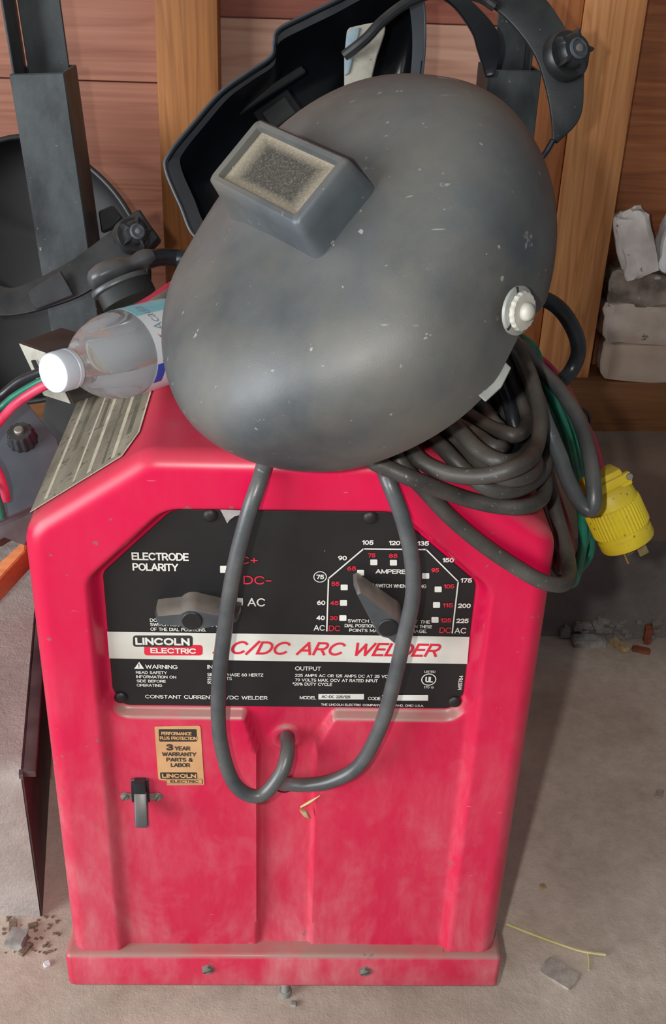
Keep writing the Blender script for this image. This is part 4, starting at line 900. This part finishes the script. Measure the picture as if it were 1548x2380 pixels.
def band(h0, h1, a0, a1, r, m, name, parent, n=48):
    V, F = [], []
    for i in range(n+1):
        a = a0+(a1-a0)*i/n; V += [onb(a, h0, r), onb(a, h1, r)]
    F = [(2*i, 2*i+2, 2*i+3, 2*i+1) for i in range(n)]
    return mk(name, (np.array(V), F), m, parent, smooth=60)
blab = band(.0765, .130, 0, 2*math.pi, .0345, 'bottle_label', 'label', bt, 64)
tw = BR.T @ TOW; aV = math.atan2(tw[1], tw[0])          # angle facing the viewer
upv = BR.T @ np.array([0, 0, 1.0]); aU = math.atan2(upv[1], upv[0]); sg = 1 if ((aU-aV+math.pi) % (2*math.pi)-math.pi) > 0 else -1
band(.077, .130, aU-sg*.35, aU+sg*.9, .0347, 'label_cyan', 'label_print', blab, 20)
band(.077, .0865, aV-sg*1.25, aV-sg*.75, .0347, 'label_blue', 'label_print', blab, 14)
def wraptext(s, a0, a1, h0, size, m, bold=.0, shear=0):
    V, F = glyphs(s, shear, bold); X = (V[:, 0]-V[:, 0].min())/(V[:, 0].max()-V[:, 0].min()); Hh = V[:, 1]/CAPH*size
    mk('lettering', (np.array([onb(a0+(a1-a0)*x, h0-h, .03485) for x, h in zip(X, Hh)]), F), m, blab, smooth=0, recalc=False)
wraptext('Acadia', aV-sg*.05, aV+sg*.85, .094, .010, 'label_grey', .0, .2)
wraptext('BY: 54', aV-sg*.72, aV-sg*.42, .0875, .005, 'print_dark', .0); wraptext('CTRV', aV-sg*.75, aV-sg*.45, .0945, .005, 'print_dark', .0)
for k in range(5):
    a = -.9+k*.45; c0 = np.array([aV-sg*.16, .0865]); tipv = c0+np.array([sg*.10*math.sin(a+.8), -.0045*math.cos(a)])
    w = np.array([.035*math.cos(a), .0012]); pl = [c0-w*.6, tipv, c0+w*.6]
    mk('leaf_mark', (np.array([onb(p[0], p[1], .0349) for p in pl]), [(0, 1, 2)]), 'label_orange' if k % 2 else 'label_redleaf', blab, smooth=0, recalc=False)

# ================================================================== open helmet behind (seen from inside)
def bowl(rim, centre, depth, p=2.6, layers=14, thick=.003, flange=0):
    """shell hanging from a closed rim loop; depth is a vector"""
    rim = np.asarray(rim, float); c = np.asarray(centre, float); dv = np.asarray(depth, float); n = len(rim); V = []
    ts = np.linspace(0, 1, layers)
    for t in ts:
        k = (1-t**p)**(1/p) if t < 1 else .0; k = max(k, .02)
        V += list(c+(rim-c)*k+dv*t)
    F = [(i*n+j, i*n+(j+1) % n, (i+1)*n+(j+1) % n, (i+1)*n+j) for i in range(layers-1) for j in range(n)]; F.append(tuple(range((layers-1)*n, layers*n)))
    bm = bmesh.new(); vs = [bm.verts.new(v) for v in V]
    for q in F: bm.faces.new([vs[i] for i in q])
    bmesh.ops.recalc_face_normals(bm, faces=bm.faces); bmesh.ops.solidify(bm, geom=list(bm.faces), thickness=thick); bm.verts.index_update()
    g = (np.array([v.co[:] for v in bm.verts]), [tuple(v.index for v in f.verts) for f in bm.faces]); bm.free(); return g
rim2 = [(384, 392, 1.16), (396, 352, 1.16), (450, 285, 1.17), (512, 214, 1.18), (575, 168, 1.19), (628, 132, 1.20), (636, 100, 1.20), (646, 68, 1.205), (710, 34, 1.215), (785, -2, 1.225), (880, -50, 1.24), (960, -60, 1.27), (985, 10, 1.31), (985, 140, 1.33), (960, 260, 1.32), (890, 400, 1.29), (790, 500, 1.24), (650, 565, 1.20), (540, 588, 1.17), (455, 552, 1.16), (420, 480, 1.16)]
rimc = catmull([at(x, y, D=d) for x, y, d in rim2], 5, True)
h2 = thing('welding_helmet', tuple(at(560, 640, D=1.2)), 'upturned black welding helmet with open inside showing, behind the grey helmet', 'helmet')
cen = rimc.mean(0); dv = CM[2]*.12+np.array([.0, .02, -.01])
sh2 = mk('shell', bowl(rimc, cen, dv, 3.2), 'gloss_black', h2, smooth=50, recalc=False)
fl_in = [cen+(p-cen)*.90+CM[2]*.012 for p in rimc]; nr = len(rimc)
fg = (np.vstack([rimc*1.0, np.array(fl_in)]), [(i, (i+1) % nr, nr+(i+1) % nr, nr+i) for i in range(nr)])
mk('rim_flange', fg, 'grey_plastic', h2, smooth=60)
mk('rim_bead', sweep(np.vstack([rimc, rimc[:1]]), circ(.0016, 8), caps=False), 'grey_plastic', h2, smooth=60)
# inner window housing
def q3(lst, d): return [at(x, y, D=d) for x, y in lst]
for k, (q, d, th, m) in enumerate((([(585, 262), (668, 205), (708, 262), (628, 322)], 1.262, .012, 'gloss_black'), ([(606, 262), (662, 222), (690, 262), (634, 302)], 1.258, .004, 'black_plastic'), ([(545, 250), (700, 150), (712, 165), (556, 266)], 1.262, .008, 'black_plastic'))):
    mk(['window_housing', 'filter_plate', 'housing_rib'][k], bevelled(prism(q3(q, d), CM[2]*th), .0015, 1), m, h2)
sb = [at(x, y, D=1.235) for x, y in [(806, 70), (812, 62), (848, 54), (880, 48), (897, 60), (894, 76), (876, 130), (866, 172), (860, 220), (800, 220), (800, 180), (800, 130)]]
sbo = mk('sweatband', bevelled(prism(sb, CM[2]*.008), .003, 2), 'sweatband', h2)
mk('sweatband_edge', bevelled(prism([at(x, y, D=1.232) for x, y in [(807, 72), (822, 64), (838, 62), (822, 130), (812, 170), (801, 175), (800, 130)]], CM[2]*.006), .002, 2), 'sweat_blue', sbo)
# headgear band
def strip(path, w, th, up): return sweep(catmull(path, 8), [(-th/2, -w/2), (th/2, -w/2), (th/2, w/2), (-th/2, w/2)], True, up)
def ribbon(outer, inner, thick, n=8):
    a, b = catmull(outer, n), catmull(inner, n); m = len(a); k = CM[2]*thick; V = np.vstack([a, b, b+k, a+k])
    F = []
    for i in range(m-1):
        for s0, s1 in ((0, 1), (1, 2), (2, 3), (3, 0)): F.append((s0*m+i, s0*m+i+1, s1*m+i+1, s1*m+i))
    F += [(0, m, 2*m, 3*m), (m-1, 2*m-1, 3*m-1, 4*m-1)]
    return V, F
ob = [at(*p) for p in []]
outer = [at(x, y, D=d) for x, y, d in [(1180, -60, 1.24), (1262, -10, 1.235), (1310, 55, 1.23), (1352, 130, 1.23), (1358, 200, 1.232), (1348, 275, 1.236), (1296, 332, 1.24)]]
inner = [at(x, y, D=d) for x, y, d in [(1080, -20, 1.25), (1135, 8, 1.245), (1190, 55, 1.24), (1242, 125, 1.236), (1268, 200, 1.236), (1282, 275, 1.238), (1284, 325, 1.24)]]
hb = mk('headgear_band', bevelled(ribbon(outer, inner, .006), .0018, 2, 40), 'black_plastic', h2)
ob2 = [at(x, y, D=1.33) for x, y in [(1040, -40), (1095, 0), (1150, 60), (1165, 110), (1150, 175)]]
ib2 = [at(x, y, D=1.335) for x, y in [(985, -30), (1050, 10), (1095, 70), (1110, 115), (1130, 178)]]
mk('headgear_band', bevelled(ribbon(ob2, ib2, .006), .0012, 1, 40), 'gloss_black', h2)
mk('headgear_band', tube([at(800, 130, D=1.225), at(850, 90, D=1.215), at(890, 48, D=1.21), at(950, 5, D=1.215), at(1030, -20, D=1.22), at(1110, -8, D=1.235), at(1150, 15, D=1.24)], .0058, 10), 'black_plastic', h2)
def star_knob(c, ax, r, parent, m='black_plastic', lobes=5):
    b = mk('knob_base', lathe([(r*1.05, -.006), (r*1.05, .004), (r*.95, .008)], c, ax, 28), m, parent)
    k = mk('star_knob', lathe([(r*.62, .006), (r*.70, .010), (r*.70, .017), (r*.62, .021), (r*.4, .022)], c, ax, 90, rfun=lambda a: 1+.38*max(0, math.cos(lobes*a))**6), m, parent)
    mk('knob_cap', lathe([(r*.44, .020), (r*.44, .0235), (r*.36, .0245), (r*.34, .0225), (.0005, .0225)], c, ax, 26), 'grey_plastic', k)
    mk('knob_bolt', lathe([(r*.16, .022), (r*.16, .025), (.0003, .0255)], c, ax, 12), 'screw_steel', k)
star_knob(at(1316, 130, D=1.225), TOW+CM[0]*.45, .026, h2)
mk('headgear_tail', tube([at(1286, 325, D=1.24), at(1272, 350, D=1.245), at(1255, 372, D=1.25), at(1240, 385, D=1.26)], .0035, 8), 'gloss_black', h2)

# ================================================================== helmet on the left post
h3 = thing('welding_helmet', tuple(at(120, 800, D=1.5)), 'black welding helmet tipped over beside the left steel post with its headgear showing', 'helmet')
rim3 = [(-110, 420, 1.54), (-40, 345, 1.54), (40, 318, 1.54), (110, 330, 1.545), (175, 365, 1.55), (240, 418, 1.55), (290, 480, 1.55), (330, 560, 1.55), (345, 660, 1.57), (310, 790, 1.60), (190, 900, 1.625), (10, 935, 1.63), (-110, 850, 1.61), (-170, 640, 1.56), (-165, 510, 1.535)]
r3 = catmull([at(x, y, D=d) for x, y, d in rim3], 4, True); c3 = r3.mean(0)
mk('shell', bowl(r3, c3, CM[2]*.085+np.array([0, 0, .03]), 2.8), 'dull_black', h3, smooth=50, recalc=False)
mk('rim_bead', sweep(np.vstack([r3, r3[:1]]), circ(.004, 8), caps=False), 'black_plastic', h3, smooth=60)
o3 = [at(x, y, D=d) for x, y, d in [(-40, 640, 1.30), (30, 668, 1.30), (138, 620, 1.30), (200, 580, 1.30), (262, 532, 1.30), (300, 500, 1.30), (325, 486, 1.30)]]
i3 = [at(x, y, D=d) for x, y, d in [(-30, 735, 1.29), (60, 728, 1.29), (175, 692, 1.29), (235, 655, 1.29), (300, 605, 1.29), (345, 580, 1.29), (370, 555, 1.29)]]
hb3 = mk('headgear_band', bevelled(ribbon(o3, i3, .008), .0016, 2, 40), 'black_plastic', h3)
mk('band_panel', bevelled(prism([at(x, y, D=1.284) for x, y in [(62, 680), (140, 628), (172, 686), (82, 720)]], CM[2]*.004), .0012, 1), 'black_plastic', h3)
mk('band_end', bevelled(prism([at(x, y, D=1.288) for x, y in [(292, 505), (322, 485), (371, 552), (340, 585)]], CM[2]*.02), .002, 1), 'black_plastic', h3)
star_knob(at(306, 548, D=1.283), TOW+CM[0]*.5, .020, h3)
mk('shell_tab', bevelled(prism([at(x, y, D=1.42) for x, y in [(228, 490), (262, 475), (285, 505), (262, 530), (235, 540)]], CM[2]*.01), .002, 1), 'black_plastic', h3)

# ================================================================== things heaped on the left
# rubber-booted connector
rb = thing('cable_connector', tuple(at(260, 690, D=1.14)), 'black rubber-hooded cable connector resting above the bottle', 'connector')
ca_, cb_ = at(258, 640, D=1.14), at(345, 604, D=1.15)
ax_ = cb_-ca_; La = np.linalg.norm(ax_); ax_ /= La; upn = np.cross(ax_, TOW); upn /= np.linalg.norm(upn); upn *= np.sign(upn[2]); fw_ = np.cross(upn, ax_); fw_ *= np.sign(fw_ @ TOW)
sN = 24; lv = []
for k, (t, ra, rbv) in enumerate([(-.024, .002, .002), (-.0235, .007, .009), (-.020, .0115, .015), (-.010, .0150, .018), (.004, .0155, .018), (.014, .0135, .016), (.020, .0100, .012), (.026, .0095, .011), (.034, .012, .012), (.042, .012, .011), (.048, .009, .009)]):
    lv.append([ca_+ax_*t+upn*(ra*math.sin(2*math.pi*j/sN)*(.62 if math.sin(2*math.pi*j/sN) < 0 else 1))+fw_*(rbv*1.15*math.cos(2*math.pi*j/sN)) for j in range(sN)])
m_ = len(lv); mk('rubber_hood', (np.vstack(lv), [(i*sN+j, i*sN+(j+1) % sN, (i+1)*sN+(j+1) % sN, (i+1)*sN+j) for i in range(m_-1) for j in range(sN)]+[tuple(range(sN))[::-1], tuple(range((m_-1)*sN, m_*sN))]), 'rubber', rb, smooth=60)
fp = [ca_-upn*.0095+ax_*(.004+.031*math.cos(a))*1.0+fw_*(.0205*math.sin(a)) for a in np.linspace(0, 2*math.pi, 40, endpoint=False)]
mk('flange', bevelled(prism(fp, -upn*.006), .0015, 2, 50), 'rubber', rb)
mk('socket', prism([c-upn*.006+0*ax_ for c in [ca_-upn*.009+ax_*(.006+.029*math.cos(a))+fw_*(.018*math.sin(a)) for a in np.linspace(0, 2*math.pi, 30, endpoint=False)]], -upn*.016), 'dull_black', rb)
mk('cord', tube([ca_+ax_*.040, at(370, 598, D=1.155), at(410, 600, D=1.165), at(440, 606, D=1.16), at(475, 618, D=1.15)], .0092, 12), 'black_cable', rb)
# lying square tube with a bare cut end
e = [at(45, 796, D=1.06), at(108, 818, D=1.02), at(168, 940, D=.995), at(104, 920, D=1.035)]
ev = (at(330, 735, D=1.06)-at(108, 818, D=1.02))*.45
tb = thing('steel_tube', tuple(at(160, 930, D=1.12)), 'black rectangular steel tube with pale cut end lying under the bottle', 'tube')
mk('tube_body', bevelled(prism(e, ev), .0015, 1), 'dark_steel_side', tb)
ec = sum(e)/4; en = np.cross(e[1]-e[0], e[3]-e[0]); en /= np.linalg.norm(en); en *= -np.sign(en @ ev)
mk('cut_end', prism([ec+(p-ec)*.97+en*.0004 for p in e], en*.0008), 'bare_steel', tb, smooth=0)
sl = [at(80, 838, D=1.033), at(84, 836, D=1.033), at(96, 862, D=1.026), at(92, 866, D=1.026)]
mk('end_slot', prism([p+en*.0035 for p in sl], -en*.003), 'print_dark', tb, smooth=0)
# grey plate with ridged knob
pl = thing('plastic_plate', tuple(at(50, 1190, D=1.06)), 'grey plastic plate with a ridged black knob leaning beside the welder', 'plate')
pq = [at(x, y, D=1.10+.0009*(1100-y)*.35) for x, y in [(-70, 1010), (58, 930), (133, 1022), (140, 1050), (92, 1168), (-50, 1225)]]
pc = sum(pq)/6; pn = np.cross(pq[1]-pq[0], pq[4]-pq[0]); pn /= np.linalg.norm(pn); pn *= np.sign(pn @ TOW)
pq = [p-pn*((p-pc) @ pn) for p in pq]
mk('plate_body', bevelled(prism(pq, -pn*.006), .0015, 2), 'grey_plastic', pl)
d_ = ray(54, 1026); kc2 = CP+d_*(((pc-CP) @ pn)/(d_ @ pn))
kb2 = mk('ridged_knob', lathe([(.0145, 0), (.0145, .004), (.0135, .006), (.0128, .014), (.0115, .016), (.004, .016)], kc2, pn, 96, rfun=lambda a: 1+.05*math.cos(12*a)), 'black_plastic', pl)
mk('knob_bolt', lathe([(.005, .015), (.005, .019), (.004, .020), (.0003, .020)], kc2, pn, 12), 'screw_steel', kb2)
cable('lead_wire', P3([(-40, 950, 'D', 1.02), (0, 922, 'D', 1.03), (45, 886, 'D', 1.018), (95, 864, 'D', 1.000), (128, 852, 'D', .990)]), .0042, 'black_cable', 'black insulated wire running behind the bottle cap', 'coloured lead wires')
cable('lead_wire', P3([(-40, 990, 'D', 1.01), (0, 950, 'D', 1.02), (35, 920, 'D', 1.010), (85, 891, 'D', .994), (122, 874, 'D', .985)]), .0034, 'green_cable', 'green insulated wire between the black and pink wires by the bottle cap', 'coloured lead wires')
cable('lead_wire', P3([(-40, 1030, 'D', 1.00), (0, 978, 'D', 1.01), (40, 936, 'D', .990), (100, 898, 'D', .976), (130, 890, 'D', .968)]), .0042, 'red_cable', 'pink-red insulated wire running up to the bottle cap', 'coloured lead wires')
cable('lead_wire', P3([(-30, 1060, 'D', 1.02), (-8, 1090, 'D', 1.02), (8, 1130, 'D', 1.03), (14, 1160, 'D', 1.045)]), .0042, 'red_cable', 'short pink-red wire end in front of the grey plate', 'coloured lead wires')
cable('lead_wire', P3([(-30, 1120, 'D', 1.02), (-10, 1150, 'D', 1.02), (0, 1178, 'D', 1.03), (6, 1200, 'D', 1.04)]), .0036, 'green_cable', 'short green wire end in front of the grey plate', 'coloured lead wires')
# maroon steel block, orange board, dark filler panel
tag(mk('steel_block', bevelled(prism([at(x, y, D=1.17) for x, y in [(-30, 1240), (64, 1152), (96, 1178), (58, 1268), (10, 1250), (-30, 1275)]], CM[2]*.05), .002, 2), 'maroon_paint'), 'dark maroon steel block wedged below the grey plate', 'block')
tag(mk('wooden_board', bevelled(prism([at(x, y, D=d) for x, y, d in [(-60, 1362, 1.24), (60, 1252, 1.26), (60, 1280, 1.255), (-60, 1412, 1.235)]], CM[2]*.05+np.array([0, .02, -.02])), .002, 1), 'orange_wood'), 'orange-brown wooden board end below the maroon block', 'board')
tag(mk('dark_filler', bevelled(prism([at(x, y, D=1.33) for x, y in [(110, 900), (260, 880), (240, 1000), (170, 1110), (120, 1180), (60, 1180)]], CM[2]*.03), .003, 2), 'dull_black'), 'plain dark filler panel standing between the grey plate and the welder', 'bracket')  # plain dark panel added to fill the dark gap, no known part

# ================================================================== small debris
def pebble(x, y, r, m, label, group='debris on the floor', cat='pebble', sq=(1, 1, .6), seed=1):
    c = at(x, y, Z=r*sq[2]*.9); tag(mk('pebble', stone(c, np.array(sq)*r, rot('Z', seed*40), .25, seed, 2), m, smooth=30), label, cat, group)
pebble(40, 2182, .0100, 'pebble', 'grey pebble among leaf litter at the foot of the step', seed=2)
pebble(109, 2241, .0034, 'stone_white', 'tiny white pebble on the floor near the welder corner', sq=(1, 1, .5), seed=3)
pebble(683, 2333, .0028, 'pebble', 'tiny grey pebble beside the foot bolt', seed=4)
pebble(77, 2150, .0038, 'litter', 'small tan chip near the grey pebble', seed=5, sq=(1.4, .8, .4), cat='chip')
pebble(60, 2205, .0056, 'litter', 'curled brown leaf scrap below the grey pebble', seed=6, sq=(1.6, .6, .4), cat='leaf')
pebble(30, 2150, .0052, 'litter', 'brown leaf scrap against the step', seed=7, sq=(1.5, .8, .3), cat='leaf')
pebble(1300, 2262, .0145, 'paint_chip', 'flat pale flake on the floor right of the welder', seed=8, sq=(1.3, .9, .10), cat='flake')
pebble(1370, 1490, .013, 'pebble', 'pale rubble bit at the foot of the foundation', seed=9, sq=(2, .8, .5), cat='rubble')
pebble(1505, 1472, .012, 'leaf_orange', 'orange-brown dead leaf at the foot of the foundation', seed=11, sq=(1, .5, 1.2), cat='leaf')
pebble(1440, 1500, .010, 'leaf_dry', 'dull dead leaf on the floor by the foundation', seed=12, sq=(1.6, .7, .4), cat='leaf')
pebble(1490, 1510, .009, 'leaf_orange', 'small rusty leaf scrap near the foundation corner', seed=13, sq=(1.5, .7, .3), cat='leaf')
pebble(1262, 2060, .0030, 'leaf_dry', 'small tan crumb on the dark floor', seed=14, cat='crumb')
pebble(1533, 1845, .0055, 'paint_chip', 'small pale chip on the dark floor', seed=15, sq=(1.5, .8, .3), cat='chip')
rp = []
for i in range(46):
    x, y = rng.uniform(1310, 1548), rng.uniform(1440, 1480); rp.append(stone(at(x, y, Y=.632)*np.array([1, 1, 1]), np.array([1.3, 1, .8])*rng.uniform(.002, .006), None, .3, i, 1))
tag(mk('rubble', join(*rp), 'foundation_concrete', smooth=0), 'crumbled concrete grit along the foot of the foundation', 'rubble', kind='stuff')
gp = []
for i in range(60):
    x, y = rng.uniform(0, 145), rng.uniform(2120, 2215); r = rng.uniform(.0005, .0015); gp.append(stone(at(x, y, Z=r*.6), np.array([1.6, 1, .6])*r, rot('Z', rng.uniform(0, 180)), .3, i, 1))
tag(mk('leaf_litter', join(*gp), 'litter', smooth=0), 'fine brown litter and grit at the foot of the concrete step', 'litter', kind='stuff')
gs = thing('grass_stalk', tuple(at(1300, 2180, Z=0)), 'dry yellow grass stalk lying on the floor beside the welder', 'grass')
mk('stalk', tube([at(x, y, Z=.0035) for x, y in [(1178, 2147), (1230, 2168), (1290, 2190), (1350, 2210), (1408, 2219)]], .0016, 6), 'straw', gs)
mk('side_blade', tube([at(x, y, Z=.003) for x, y in [(1270, 2184), (1225, 2150), (1182, 2122)]], .0005, 5), 'straw', gs)
mk('side_blade', tube([at(x, y, Z=.002) for x, y in [(1366, 2214), (1370, 2235), (1368, 2255)]], .0009, 5), 'straw', gs)
# straw caught on the welder front
sf = thing('straw_scrap', tuple(at(715, 1880, Y=.008)), 'dry straw scrap caught on the front of the welder', 'straw')
mk('straw_blade', tube([at(x, y, Y=.006) for x, y in [(699, 1876), (720, 1864), (744, 1849)]], .0013, 6, 4, [.7, 1, .2]), 'straw', sf)
mk('leaf_bit', bevelled(prism([at(x, y, Y=.010) for x, y in [(696, 1878), (712, 1880), (722, 1898), (706, 1892)]], (0, -.004, 0)), .0008, 1), 'leaf_dry', sf)
